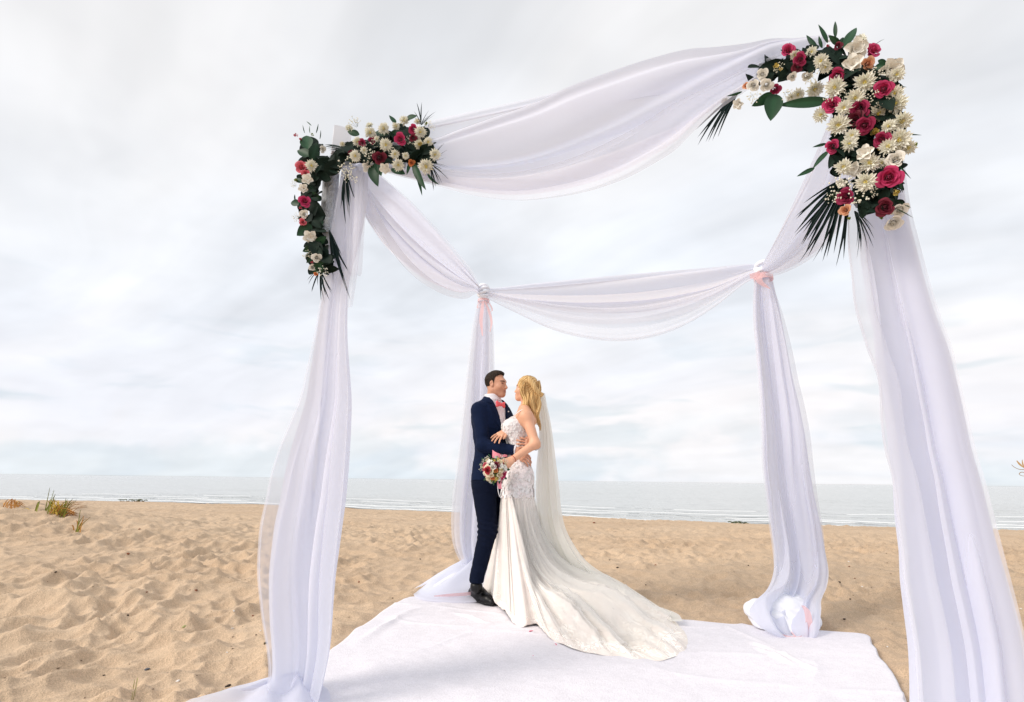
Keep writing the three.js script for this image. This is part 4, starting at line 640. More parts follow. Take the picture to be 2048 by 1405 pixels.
// smaller garland on the near left corner
garland('smaller flower garland with pink roses and green leaves around the near left corner', [-1.0, 2.55, -2.5], (x, y) => [560 + x / 3.345, 180 + y / 3.345],
  [[200, 340], [205, 520], [190, 700], [215, 900], [255, 1080], [275, 1200], [255, 1080], [215, 900], [200, 620], [300, 500], [470, 420], [620, 370], [780, 330], [930, 310], [1000, 450], [880, 420], [740, 430], [600, 420], [470, 440]],
  [[710, 367, 'C', 98], [697, 262, 'C', 92], [600, 290, 'C', 92], [517, 350, 'C', 80], [505, 442, 'C', 88], [832, 210, 'C', 80], [776, 245, 'C', 62], [790, 502, 'C', 95], [768, 430, 'C', 68], [938, 285, 'C', 92], [920, 215, 'C', 55], [928, 365, 'C', 78], [978, 508, 'C', 112], [1034, 432, 'C', 85], [600, 242, 'C', 62], [462, 260, 'C', 64], [705, 522, 'W', 82], [585, 517, 'W', 82], [210, 508, 'C', 95], [185, 600, 'W', 85], [990, 350, 'C', 72], [560, 405, 'C', 55], [840, 440, 'C', 54], [420, 365, 'C', 48], [650, 330, 'C', 50],
    [806, 332, 'R', 82], [893, 262, 'R', 68], [665, 452, 'D', 92], [550, 357, 'r', 55], [612, 342, 'r', 50], [890, 322, 'D', 52], [477, 422, 'D', 46], [150, 522, 'P', 92], [172, 562, 'P', 62], [106, 300, 'k', 50], [140, 332, 'k', 32], [166, 747, 'R', 84], [155, 885, 'P', 52], [880, 487, 'o', 50], [140, 790, 'k', 36], [215, 1155, 'k', 30],
    [166, 832, 'w', 64], [203, 986, 'W', 105], [245, 1122, 'w', 66], [214, 1188, 'w', 48], [280, 398, 'w', 52], [158, 662, 'W', 74], [975, 230, 'G', 38], [240, 1232, 'o', 28], [935, 362, 'Y', 42], [112, 605, 'G', 40], [215, 300, 'G', 36]],
  [[500, 215, 80], [640, 350, 70], [602, 445, 90], [448, 505, 110], [430, 545, 90], [470, 585, 90], [858, 340, 60], [750, 420, 60], [565, 400, 60], [92, 632, 50], [110, 850, 60], [182, 1100, 60], [285, 1215, 70], [470, 260, 60], [1010, 240, 60]],
  [[185, 395, 165, 282, 'L', 1.15], [205, 440, 105, 395], [205, 470, 262, 345, 'L', 1.1], [770, 230, 735, 158], [840, 200, 912, 165, 'L', 1.2], [720, 300, 620, 265], [740, 310, 785, 262], [530, 300, 445, 272], [620, 500, 632, 612], [650, 480, 672, 555], [745, 525, 832, 555], [135, 760, 52, 748], [160, 640, 240, 725, 'L', 1.1], [210, 905, 110, 972, 'L', 1.4], [245, 925, 285, 870, 'L', 1.2], [240, 1030, 302, 985, 'L', 1.2], [230, 1045, 145, 1085, 'L', 0.9], [235, 1100, 178, 1155], [225, 1230, 290, 1140, 'L', 1.1], [150, 620, 92, 588], [200, 760, 275, 830, 'D', 1.2], [230, 520, 350, 460, 'D', 1.1], [270, 1080, 300, 1180, 'D'], [890, 490, 955, 655, 's', 0.9], [985, 560, 1040, 635, 's', 0.8], [910, 540, 950, 680, 'b', 1.2], [870, 480, 850, 560, 's'], [100, 740, 95, 700, 's'], [860, 480, 985, 400, 'D'], [300, 560, 420, 470, 'D', 1.2], [380, 560, 330, 480, 'D', 1.1], [340, 600, 250, 560, 'D', 1.1], [420, 450, 330, 540, 'D', 1.1], [210, 240, 170, 200, 'b'], [165, 290, 145, 230, 'b'], [240, 290, 262, 225, 'b'], [265, 330, 280, 270, 'b'], [200, 290, 190, 230, 'b']],
  [[480, 420, [[265, 305], [300, 348], [300, 402], [308, 430], [345, 360], [320, 390]], 0.05], [450, 540, [[405, 752], [430, 722], [452, 772], [380, 860], [384, 725], [470, 700], [420, 690]], 0.05], [325, 930, [[422, 1112], [442, 1358], [412, 1205], [400, 1152], [380, 1232], [360, 1130], [345, 1040]], 0.06], [268, 1200, [[163, 1283], [198, 1335], [265, 1405], [325, 1340], [300, 1305], [225, 1290], [285, 1380]], 0.07], [1000, 500, [[1086, 322], [1106, 380], [1112, 470], [1126, 556], [1102, 602], [1052, 614], [1030, 635], [1078, 602], [1110, 520], [1095, 430]], 0.10], [945, 240, [[938, 52], [908, 130], [1032, 122], [985, 118], [962, 150]], 0.10]],
  [360, 52, 85], 0.00082);

// ---------------------------------------------------------------- the groom
const G = (px, py, d = 0) => at(px, py, 4.36 - d), yG = (py) => G(985, py).y;
{
  const feet = onGround(965, 1200), groom = thing('person', 'man in navy suit and coral bow tie embracing the bride under the arbour', 'person', [feet.x, 0, feet.z]);
  const fv = V(0.78, 0, 0.62).normalize(), rv = V(-fv.z, 0, fv.x);
  const rows = [[963, 981, 0.178, 0.126], [925, 983, 0.168, 0.118], [900, 984.5, 0.166, 0.116], [870, 984, 0.180, 0.124], [845, 983, 0.195, 0.128], [828, 983, 0.203, 0.118], [817, 983, 0.190, 0.105], [808, 983.5, 0.145, 0.088], [800, 984, 0.098, 0.074], [794, 984, 0.072, 0.064], [786, 984, 0.06, 0.06]].map(([py, cx, a, b]) => { const c = G(cx, py); return [c.y, c.x, c.z, a, b]; });
  const torsoAt = (y) => [table(rows, y, 1), table(rows, y, 2), table(rows, y, 3), table(rows, y, 4)];
  const local = (x, y, z) => { const [cx, cz, a, b] = torsoAt(y); return [(x - cx) * rv.x + (z - cz) * rv.z, (x - cx) * fv.x + (z - cz) * fv.z, a, b]; };
  const torso = (grow) => (x, y, z) => { const [u, w, a0, b0] = local(x, y, z), a = a0 + grow, b = b0 + grow, k = Math.pow(Math.pow(Math.abs(u) / a, 2.3) + Math.pow(Math.abs(w) / b, 2.3), 1 / 2.3); return (k - 1) * Math.min(a, b) * 0.85; };
  const onTorso = (u, y, out = 0) => { const [cx, cz, a, b] = torsoAt(y), w = (b + out) * Math.pow(Math.max(0, 1 - Math.pow(Math.abs(u) / (a + out), 2.3)), 1 / 2.3); return V(cx + rv.x * u + fv.x * w, y, cz + rv.z * u + fv.z * w); };
  const c822 = torsoAt(yG(824)), shR = V(c822[0], yG(824), c822[1]).addScaledVector(rv, 0.158), shL = V(c822[0], yG(824), c822[1]).addScaledVector(rv, -0.165);
  const elR = G(966, 892, 0.20), wrR = G(1031, 901, 0.285), elL = G(1042, 884, -0.12), wrL = at(1074, 892, 4.22);
  const wrinkle = (x, y, z, a) => a * (fbm3(x * 9 + y * 6, y * 17, z * 9, 3, 4));
  const armR = join([cap(shR, elR, 0.062, 0.050), cap(elR, wrR, 0.052, 0.040)], 0.03), armL = join([cap(shL, elL, 0.066, 0.052), cap(elL, wrL, 0.052, 0.040)], 0.03);
  const cutWrist = (e, w, end) => { const d = w.clone().sub(e).normalize(); return (x, y, z) => (x - w.x) * d.x + (y - w.y) * d.y + (z - w.z) * d.z - end; };
  const cR = cutWrist(elR, wrR, -0.006), cL = cutWrist(elL, wrL, -0.006), cR2 = cutWrist(elR, wrR, 0.008), cL2 = cutWrist(elL, wrL, 0.008);
  // jacket: body, sleeves, lapels and the open front
  const yTop = yG(795), yV = yG(872), hem = yG(963.5), yBtn = yV;
  const vHalf = (y) => y > yV ? 0.010 + 0.082 * Math.pow((y - yV) / (yTop - yV), 0.9) : 0.004 + 0.055 * Math.pow(clamp((yV - y) / (yV - hem)), 2.2);
  const T0 = torso(0), jacketField = (x, y, z) => {
    const [u, w] = local(x, y, z);
    let t = T0(x, y, z);
    const skirtFlare = 0;
    if (w > 0.01) { // lapels stand 7 mm proud, with a notch
      const v = vHalf(y), over = Math.abs(u) - v, wid = 0.078 * sstep(yV - 0.01, yV + 0.16, y) * (1 - 0.25 * sstep(yG(812), yG(806), y));
      if (y > yV - 0.01 && y < yG(797)) { const edge = sstep(wid, wid - 0.006, over) * sstep(-0.004, 0.002, over); const notch = sstep(0.006, 0.002, Math.abs(y - yG(815) - (over - 0.03) * 0.5)) * sstep(0.03, 0.036, over); t -= 0.008 * edge * (1 - notch); }
    }
    t = smax(t, hem - y + 0.012 * clamp(u * 4, -1, 1), 0.006);
    let a = smin(armR(x, y, z), t, 0.022); a = smin(a, armL(x, y, z), 0.022);
    a = Math.max(a, cR(x, y, z) > 0 && armR(x, y, z) < 0.04 ? cR(x, y, z) : a, cL(x, y, z) > 0 && armL(x, y, z) < 0.04 ? cL(x, y, z) : a);
    if (w > 0.0) a = Math.max(a, Math.min(vHalf(y) - Math.abs(u), t + 0.035) * 0.8);          // the open front
    a = smax(a, y - yG(796) - 0.10 * clamp(-w * 3, 0, 0.2), 0.01);
    const pocket = sstep(0.004, 0.002, Math.abs(y - yG(932))) * sstep(0.055, 0.05, Math.abs(u - 0.105)) * (w > 0.02 ? 1 : 0);
    return a + wrinkle(x, y, z, 0.006) - 0.004 * pocket;
  };
  const navy = phys({ color: lin(0.0026, 0.0105, 0.043), roughness: 0.9, specularIntensity: 0.4, sheen: 0.2, sheenColor: lin(0.02, 0.08, 0.20), sheenRoughness: 0.5, map: fabricTex });
  const navyDark = phys({ color: lin(0.0022, 0.006, 0.022), roughness: 0.9, specularIntensity: 0.3, sheen: 0.1, sheenColor: lin(0.02, 0.05, 0.15), sheenRoughness: 0.5, map: fabricTex });
  const [jl, jh] = box3([shR, shL, elR, wrR, elL, wrL, G(940, 970), G(1030, 970), G(985, 785)], 0.1);
  const uvb = (x, y, z) => [(x + z) * 9, y * 9];
  part('jacket', rel(net(jacketField, jl, jh, 0.0062, { uv: uvb }), groom), navy, groom);
  // shirt and cuffs
  const shirtM = std({ color: lin(0.80, 0.80, 0.86), roughness: 0.8 });
  const neckC = G(985.5, 797, 0.0), collar = (x, y, z) => { const r = Math.hypot(x - neckC.x - (y - neckC.y) * -0.15, z - neckC.z), band = Math.abs(r - 0.066 + (y - neckC.y) * 0.10) - 0.006; return Math.max(band, Math.abs(y - neckC.y - 0.004) - 0.026); };
  const T1 = torso(-0.012), shirtField = (x, y, z) => { let s = smax(T1(x, y, z) + 0.0015 * Math.sin(local(x, y, z)[0] * 190) * (local(x, y, z)[1] > 0 ? 1 : 0) + wrinkle(x, y, z, 0.003), y - yG(797), 0.01); s = Math.min(s, collar(x, y, z)); return Math.max(s, yG(930) - y); };
  part('shirt', rel(net(shirtField, V(neckC.x - 0.24, yG(932), neckC.z - 0.24), V(neckC.x + 0.24, yG(786), neckC.z + 0.24), 0.006), groom), shirtM, groom);
  for (const [e, w, c, c2] of [[elR, wrR, cR, cR2], [elL, wrL, cL, cL2]]) { const k = cap(e, w, 0.05, 0.035), f = (x, y, z) => Math.max(k(x, y, z), c2(x, y, z), -c(x, y, z) - 0.03); const [lo, hi] = box3([w], 0.07); part('cuff', rel(net(f, lo, hi, 0.004), groom), shirtM, groom); }
  // bow tie
  {
    const c = G(1001, 810, 0.105), d = V(0.62, 0, -0.66).normalize().multiplyScalar(-1), f = fv, L = [];
    const pt = (a, y, w) => c.clone().addScaledVector(d, a).add(V(0, y, 0)).addScaledVector(f, w);
    const wing = (s) => { const lobe = (h, r0, r1, x0, x1, tilt) => cap(pt(s * x0, h * 0.2 + tilt * 0.3, 0.008), pt(s * x1, h + tilt, 0.0), r0, r1); return join([lobe(0.016, 0.008, 0.010, 0.006, 0.042, 0.003), lobe(-0.016, 0.008, 0.010, 0.006, 0.042, 0.003), lobe(0, 0.010, 0.009, 0.006, 0.040, 0.003)], 0.012); };
    const f3 = join([wing(1), wing(-1), ell(pt(0, 0, 0.010), 0.011, 0.013, 0.011)], 0.005), [lo, hi] = box3([pt(-0.05, 0.03, 0), pt(0.05, -0.03, 0.02)], 0.025);
    part('bow_tie', rel(net((x, y, z) => f3(x, y, z) + 0.0015 * Math.sin((x + y * 0.6) * 300), lo, hi, 0.0035), groom), phys({ color: lin(0.80, 0.115, 0.14), roughness: 0.6, sheen: 0.4 }), groom);
  }
  // a coral flower in the buttonhole and a small white pin
  { const yb = yG(838), p = onTorso(-0.105, yb, 0.016), m = part('buttonhole_flower', K.rose[1], F.pink, groom); m.position.copy(p).sub(groom.position); m.quaternion.copy(facing(fv.clone().add(V(0.2, 0.2, 0.5)))); m.scale.setScalar(0.046); const b = onTorso(-0.075, yG(824), 0.014), s = new THREE.SphereGeometry(0.006, 10, 8); s.translate(b.x, b.y, b.z); part('pin', rel(s, groom), std({ color: lin(0.8, 0.8, 0.8), roughness: 0.3 }), groom); }
  // trousers: two legs, the near knee a little bent, creases at the knee and hem
  const hipR = G(968, 975, 0.07), hipL = G(990, 975, -0.05), knR = G(976, 1060, 0.10), knL = G(1002, 1054, -0.16), anR = G(953, 1160, 0.05), anL = G(1006, 1140, -0.24), waist = G(981, 945);
  {
    const leg = (h, k, a) => join([cap(h, k, 0.098, 0.072), cap(k, a, 0.071, 0.056)], 0.03), lr = leg(hipR, knR, anR), ll = leg(hipL, knL, anL), seat = ell(G(980, 962, 0), 0.155, 0.13, 0.14);
    const ycutR = anR.y - 0.022, f = (x, y, z) => { let d = smin(smin(lr(x, y, z), ll(x, y, z), 0.03), seat(x, y, z), 0.04); const k = Math.exp(-((y - knR.y) ** 2) / 0.006); d += wrinkle(x, y * 1.3, z, 0.006) + k * 0.006 * Math.sin(y * 150 + x * 40) * 0.8; return Math.max(d, ycutR - y, y - yG(935)); };
    const [lo, hi] = box3([hipR, hipL, knR, knL, anR, anL, waist], 0.16);
    part('trousers', rel(net(f, lo, hi, 0.007, { uv: uvb }), groom), navyDark, groom);
  }
  // shoes
  const shoeM = phys({ color: lin(0.004, 0.004, 0.005), roughness: 0.42, specularIntensity: 0.6 });
  for (const [heel, toe, an] of [[onGround(944, 1195), onGround(984, 1208), anR], [onGround(1004, 1166), onGround(1040, 1174), anL]]) {
    const d = toe.clone().sub(heel).setY(0), l = 0.285, dir = d.normalize(), gy = softGround(heel.x, heel.z) + 0.012, p = (t, y, s = 0) => V(heel.x + dir.x * t * l - dir.z * s, gy + y, heel.z + dir.z * t * l + dir.x * s), ank = V(an.x, gy + 0.12, an.z);
    const f0 = join([cap(p(0.05, 0.045), p(0.40, 0.045), 0.040, 0.044), cap(p(0.40, 0.040), p(0.78, 0.028), 0.046, 0.036), cap(p(0.70, 0.026), p(0.95, 0.018), 0.036, 0.022), cap(p(0.16, 0.06), ank, 0.040, 0.048), cap(p(0.2, 0.07), p(0.5, 0.05), 0.034, 0.036)], 0.03), sole = join([cap(p(0.05, 0.006), p(0.95, 0.006), 0.036, 0.030), cap(p(0.5, 0.006), p(0.75, 0.006), 0.046, 0.046)], 0.03);
    const f = (x, y, z) => { let q = smax(f0(x, y, z), -(y - gy - 0.010), 0.004); q = Math.min(q, Math.max(sole(x, y, z), y - gy - 0.014)); return Math.max(q, gy - 0.002 - y); }, [lo, hi] = box3([p(0, 0), p(1, 0), ank], 0.07);
    part('shoe', rel(net(f, lo, hi, 0.005), groom), shoeM, groom);
  }
  // head, neck, hands and the body under the clothes: one continuous skin
  const HF = frame(G(991.5, 770, 0.02), V(0.90, 0, 0.435), -0.03, 0.925), neckEnd = HF.local(G(984, 806, -0.005));
  const opt = { neck: neckEnd, neckR: 0.053, skin: [0.60, 0.305, 0.195], brow: [0.045, 0.028, 0.02], lip: [0.42, 0.16, 0.125], stubble: true };
  const head = HF.wrap(headField(opt)), hc = faceColour(HF, opt);
  const handR = hand(wrR.clone().addScaledVector(wrR.clone().sub(elR).normalize(), 0.012), at(1051, 916, 4.045).sub(wrR), V(0.15, 0.35, 1), 1, 0.168, [[0.4, 0.5, 0.45], [0.35, 0.5, 0.5], [0.4, 0.5, 0.5], [0.4, 0.55, 0.5]], 0.03, [0.012, 0.004, 0.008, 0.006]);
  const wl = at(1075, 892, 4.055), handL = hand(wl, V(-1, 0.20, 0.06), V(0.1, 0.25, 1), 1, 0.175, [[0.12, 0.3, 0.3], [0.08, 0.3, 0.3], [0.1, 0.3, 0.3], [0.15, 0.35, 0.3]], 0.10, [0.02, 0.0, 0.01, 0.006]);
  const foreL = cap(wrL, wl, 0.030, 0.026), foreR = cap(elR, wrR.clone().addScaledVector(wrR.clone().sub(elR).normalize(), 0.02), 0.034, 0.026);
  const hands = either([(x, y, z) => smin(handR.f(x, y, z), foreR(x, y, z), 0.015), (x, y, z) => smin(handL.f(x, y, z), foreL(x, y, z), 0.015)]);
  const TB = torso(-0.03), body = join([(x, y, z) => Math.max(smax(TB(x, y, z), y - yG(800), 0.02), yG(955) - y), cap(shR, elR, 0.045, 0.036), cap(shL, elL, 0.045, 0.036), cap(elL, wrL, 0.035, 0.026), cap(elR, wrR, 0.034, 0.024), cap(hipR, knR, 0.075, 0.052), cap(hipL, knL, 0.075, 0.052), cap(knR, anR, 0.05, 0.036), cap(knL, anL, 0.05, 0.036)], 0.02);
  const skinCol = () => opt.skin, geos = [];
  { const [lo, hi] = box3([HF.o, G(984, 806)], 0.135); geos.push(net(head, lo, hi, 0.0036, { col: hc })); }
  { const [lo, hi] = box3(handR.pts, 0.03); geos.push(net((x, y, z) => smin(handR.f(x, y, z), foreR(x, y, z), 0.015), lo, hi, 0.0034, { col: skinCol })); }
  { const [lo, hi] = box3(handL.pts, 0.03); geos.push(net((x, y, z) => smin(handL.f(x, y, z), foreL(x, y, z), 0.015), lo, hi, 0.0034, { col: skinCol })); }
  { const [lo, hi] = box3([shR, shL, elR, wrR, elL, wrL, hipR, hipL, knR, knL, anR, anL], 0.12); geos.push(net(body, lo, hi, 0.012, { col: skinCol })); }
  const skinM = phys({ vertexColors: true, roughness: 0.52, sheen: 0.1 });
  part('body', rel(merge(geos), groom), skinM, groom);
  // short dark hair, brushed up in front
  const hairline = [[-0.12, -0.085], [-0.095, -0.078], [-0.05, -0.055], [-0.028, -0.012], [-0.014, 0.028], [0.008, 0.022], [0.014, -0.006], [0.020, 0.034], [0.026, 0.062], [0.042, 0.076], [0.058, 0.090], [0.075, 0.102], [0.12, 0.13]];
  const scalp = join([ell(V(-0.012, 0.036, 0), 0.097, 0.088, 0.0775), ell(V(0.034, -0.018, 0), 0.06, 0.087, 0.0585), ell(V(0.020, 0.103, 0), 0.050, 0.020, 0.046)], 0.03);
  const hairF = HF.wrap((x, y, z) => { const h = table(hairline, x) + 0.0; return Math.max(scalp(x, y, z) - 0.004 * sstep(0.0, 0.09, y) + 0.0035 * fbm3(x * 40, y * 110, z * 110, 2, 7) - 0.001, (h - y) * 0.7 + 0.003 * vn3(x * 160, y * 60, z * 160, 5)); });
  { const [lo, hi] = box3([HF.o], 0.14); part('hair', rel(net(hairF, lo, hi, 0.0034, { col: (x, y, z) => { const k = 0.8 + 0.5 * vn3(x * 180, y * 60, z * 180, 3); return [0.032 * k, 0.022 * k, 0.016 * k]; } }), groom), phys({ vertexColors: true, roughness: 0.75, specularIntensity: 0.35 }), groom); }
}

// ---------------------------------------------------------------- the bride
const Bp = (px, py, d = 0) => at(px, py, 4.18 - d), yB = (py) => Bp(1035, py).y;
const makeLace = (ground, alpha) => { // printed lace: scrolls, blossoms and net, white on a slightly warmer ground
  const n = 1024, c = document.createElement('canvas'); c.width = c.height = n; const x = c.getContext('2d');
  x.fillStyle = ground; x.fillRect(0, 0, n, n); reseed(88);
  x.lineWidth = 1; x.strokeStyle = 'rgba(236,228,222,0.55)'; for (let i = -n; i < n; i += 12) { x.beginPath(); x.moveTo(i, 0); x.lineTo(i + n, n); x.stroke(); x.beginPath(); x.moveTo(i + n, 0); x.lineTo(i, n); x.stroke(); }
  const wrapDraw = (px, py, fn) => { for (const dx of [-n, 0, n]) for (const dy of [-n, 0, n]) { x.save(); x.translate(px + dx, py + dy); fn(); x.restore(); } };
  for (let k = 0; k < 46; k++) { const px = rnd(n), py = rnd(n), r = rnd(34, 74), a0 = rnd(6.28), m = 5 + Math.floor(rnd(4)); wrapDraw(px, py, () => { x.fillStyle = 'rgba(250,247,245,' + alpha + ')'; x.strokeStyle = 'rgba(216,202,196,0.9)'; x.lineWidth = 3; for (let i = 0; i < m; i++) { x.save(); x.rotate(a0 + i * 6.283 / m); x.beginPath(); x.ellipse(r * 0.55, 0, r * 0.48, r * 0.24, 0, 0, 6.3); x.fill(); x.stroke(); x.restore(); } x.fillStyle = 'rgba(252,250,248,1)'; x.beginPath(); x.arc(0, 0, r * 0.17, 0, 6.3); x.fill(); }); }
  for (let k = 0; k < 60; k++) { const px = rnd(n), py = rnd(n), r = rnd(30, 90), a0 = rnd(6.28), s = rnd() < 0.5 ? 1 : -1; wrapDraw(px, py, () => { x.strokeStyle = 'rgba(248,244,241,0.9)'; x.lineWidth = 7; x.beginPath(); for (let t = 0; t < 40; t++) { const a = a0 + s * t * 0.16, q = r * (1 - t / 46); x.lineTo(q * Math.cos(a), q * Math.sin(a)); } x.stroke(); }); }
  const mk = (cv) => { const t = new THREE.CanvasTexture(cv); t.wrapS = t.wrapT = THREE.RepeatWrapping; t.colorSpace = THREE.SRGBColorSpace; return t; };
  const b = new THREE.CanvasTexture(c); b.wrapS = b.wrapT = THREE.RepeatWrapping; return [mk(c), b];
};
const lace = makeLace('#ece6e6', 0.92), skirtLace = makeLace('#e6dedb', 0.85);
const laceM = phys({ map: lace[0], bumpMap: lace[1], bumpScale: 0.03, vertexColors: true, roughness: 0.85, sheen: 0.25 });
{
  const base = onGround(1052, 1216), bride = thing('person', 'woman with long blonde hair in a white lace mermaid wedding gown and veil', 'person', [base.x, 0, base.z]);
  const prof = [[996, 1001, 1069, 0.172], [975, 1004, 1068, 0.172], [960, 1006, 1068.5, 0.172], [948, 1008, 1068, 0.166], [935, 1011, 1063.5, 0.150], [922, 1014, 1057, 0.132], [910, 1016.5, 1053.5, 0.118], [896, 1016.5, 1053, 0.112], [882, 1013, 1055, 0.116], [868, 1010.5, 1057, 0.124], [856, 1010, 1058, 0.130], [846, 1013, 1059, 0.134], [836, 1022, 1060, 0.138], [828, 1031, 1060, 0.130], [820, 1038, 1059, 0.10], [812, 1041, 1057, 0.07]].map(([py, xl, xr, dz]) => { const a = Bp(xl, py), b = Bp(xr, py); return [a.y, (a.x + b.x) / 2, (b.x - a.x) / 2, dz, a.z]; });
  const R = (y) => [table(prof, y, 1), table(prof, y, 2), table(prof, y, 3), table(prof, y, 4)];
  const bodyF = (grow) => (x, y, z) => { const [cx, a0, b0, cz] = R(y), a = a0 + grow, b = b0 + grow, k = Math.sqrt(((x - cx) / a) ** 2 + ((z - cz) / b) ** 2); return (k - 1) * Math.min(a, b) * 0.85; };
  const bustN = ell(Bp(1020, 855, 0.055), 0.062, 0.062, 0.062), bustF = ell(Bp(1020, 855, -0.065), 0.062, 0.062, 0.062), bf0 = bodyF(0);
  const bodice = (x, y, z) => smin(smin(bf0(x, y, z), bustN(x, y, z), 0.05), bustF(x, y, z), 0.05);
  const necky = [[1005, 846], [1012, 843], [1020, 838], [1028, 835], [1035, 842], [1043, 851], [1052, 857], [1062, 862], [1070, 864]].map(([px, py]) => { const p = Bp(px, py); return [p.x, p.y]; });
  const dressF = (x, y, z) => { const cut = table(necky, x) + 0.006 * vn3(x * 90, z * 90, 3, 2); return Math.max(bodice(x, y, z) + 0.0022 * vn3(x * 85, y * 85, z * 85, 1), (y - cut) * 0.75, yB(991) - 0.020 * Math.abs(Math.sin(Math.atan2(z - R(y)[3], x - R(y)[0]) * 5)) - y); };
  const cyl = (x, y, z) => { const [cx, , , cz] = R(y); return [Math.atan2(x - cx, z - cz) * 0.15 / 0.26, y / 0.26]; };
  const [dlo, dhi] = [V(Bp(995, 900).x, yB(1000), Bp(1035, 900).z - 0.24), V(Bp(1078, 900).x, yB(826), Bp(1035, 900).z + 0.24)];
  part('bodice', rel(net(dressF, dlo, dhi, 0.0058, { uv: cyl, col: () => [1.08, 1.07, 1.08] }), bride), laceM, bride);
  { // lace strap and raised lace blossoms
    const g = tube([Bp(1026, 838, 0.125), Bp(1032, 829, 0.150), Bp(1040, 822.5, 0.155), Bp(1049, 819, 0.135), Bp(1058, 822, 0.10)], 0.0035, 0.004, 20, 6); part('shoulder_strap', rel(g, bride), std({ color: lin(0.9, 0.88, 0.87) }), bride);
    reseed(515); const L = [], pet = petalGeo(1, 0.75, 0.10, 0.25, 0.3, [1, 1, 1], 3, 2);
    for (let i = 0; i < 260; i++) {
      const py = i < 150 ? rnd(848, 905) : i < 190 ? rnd(905, 972) : rnd(972, 992), y = yB(py), a = rnd(0.2, 3.6), [cx, ax, bz, cz] = R(y); let p = V(cx + ax * Math.cos(a) * 1.2, y, cz + bz * Math.sin(a) * 1.2);
      for (let k = 0; k < 10; k++) { const d = bodice(p.x, p.y, p.z); p.x -= d * Math.cos(a) * 0.8; p.z -= d * Math.sin(a) * 0.8; }
      if (p.y > table(necky, p.x) - 0.01) continue;
      const e = 0.004, n = V(bodice(p.x + e, p.y, p.z) - bodice(p.x - e, p.y, p.z), bodice(p.x, p.y + e, p.z) - bodice(p.x, p.y - e, p.z), bodice(p.x, p.y, p.z + e) - bodice(p.x, p.y, p.z - e)).normalize(), q = facing(n, rnd(6.28)), s = rnd(0.010, 0.021), m = 5 + (i % 2);
      for (let k = 0; k < m; k++) { const b = pet.clone(); b.rotateZ(6.283 * k / m); b.scale(s, s, s * 0.8); b.applyQuaternion(q); b.translate(p.x + n.x * 0.002, p.y + n.y * 0.002, p.z + n.z * 0.002); L.push(b); }
    }
    part('lace_applique', rel(merge(L), bride), phys({ color: lin(0.92, 0.91, 0.91), roughness: 0.9 }), bride);
  }
  // skirt and train: rings from the hip down to the hem that lies on the carpet
  const hemPx = [[970, 1190], [980, 1199], [993, 1209], [1010, 1222], [1022, 1239], [1034, 1249], [1047, 1253], [1060, 1250], [1071, 1249], [1083, 1256], [1101, 1275], [1128, 1287], [1160, 1298], [1190, 1303], [1216, 1307], [1245, 1309], [1270, 1312], [1295, 1311], [1316, 1314], [1340, 1308], [1358, 1301], [1372, 1290], [1375, 1272], [1368, 1256], [1350, 1240], [1322, 1222], [1287, 1208], [1240, 1200], [1190, 1192], [1140, 1187], [1090, 1182], [1045, 1180], [1005, 1178], [978, 1181]];
  const hemC = new THREE.CatmullRomCurve3(hemPx.map(([x, y]) => onGround(x, y)), true, 'centripetal');
  const top = Bp(1035, 977), tc = R(top.y);
  const N = 420, T = 130, hemAt = [], topAt = [], len = [];
  for (let i = 0; i <= N; i++) { const h = hemC.getPointAt((i % N) / N); hemAt.push(h); }
  // ring angles follow the standing part of the hem so that folds run straight down
  const arc = []; { let s = 0; for (let i = 0; i <= N; i++) { const h = hemAt[i], a = Math.atan2(h.z - tc[3], h.x - tc[0]); arc.push(a); } for (let i = 1; i <= N; i++) { while (arc[i] - arc[i - 1] > Math.PI) arc[i] -= 6.283185; while (arc[i] - arc[i - 1] < -Math.PI) arc[i] += 6.283185; } const a0 = arc[0], tot = arc[N] - a0, sg = Math.sign(tot) || 1; for (let i = 0; i <= N; i++) { const even = a0 + sg * 6.283185 * i / N; arc[i] = lerp(even, a0 + (arc[i] - a0) * Math.abs(6.283185 / tot), 0.45); } }
  for (let i = 0; i <= N; i++) { topAt.push(V(tc[0] + (tc[1] - 0.006) * Math.cos(arc[i]), top.y, tc[3] + (tc[2] - 0.006) * Math.sin(arc[i]))); len.push(Math.hypot(hemAt[i].x - topAt[i].x, hemAt[i].z - topAt[i].z)); }
  const fold = (i) => Math.sin(i / N * 6.283 * 21 + 2.2 * vn2(i / N * 20, 1, 60)) * 0.6 + Math.sin(i / N * 6.283 * 47 + 1.5 * vn2(i / N * 30, 2, 61)) * 0.42 + Math.sin(i / N * 6.283 * 9 + 1) * 0.35;
  const skirtPoint = (i, t, lift = 0) => {
    const h = hemAt[i], p = topAt[i], L = len[i], k = clamp((L - 0.35) / 0.75), g = Math.pow(t, lerp(1.06, 2.25, k)), yq = Math.pow(1 - t, lerp(1.02, 2.1, k));
    let x = lerp(p.x, h.x, g), z = lerp(p.z, h.z, g); const gy = softGround(x, z) + 0.012; let y = lerp(gy, p.y, yq);
    const dx = (h.x - p.x) / (L || 1), dz = (h.z - p.z) / (L || 1), f = fold(i), standing = Math.sin(Math.PI * Math.pow(t, 0.8) * 0.55) * Math.pow(1 - clamp((t - 0.93) / 0.07), 0.5) ;
    const a = 0.054 * standing * (1 - 0.3 * k); x += dx * f * a; z += dz * f * a;
    const floorBit = sstep(0.35, 0.8, t) * (1 - Math.pow(t, 8)) * k;
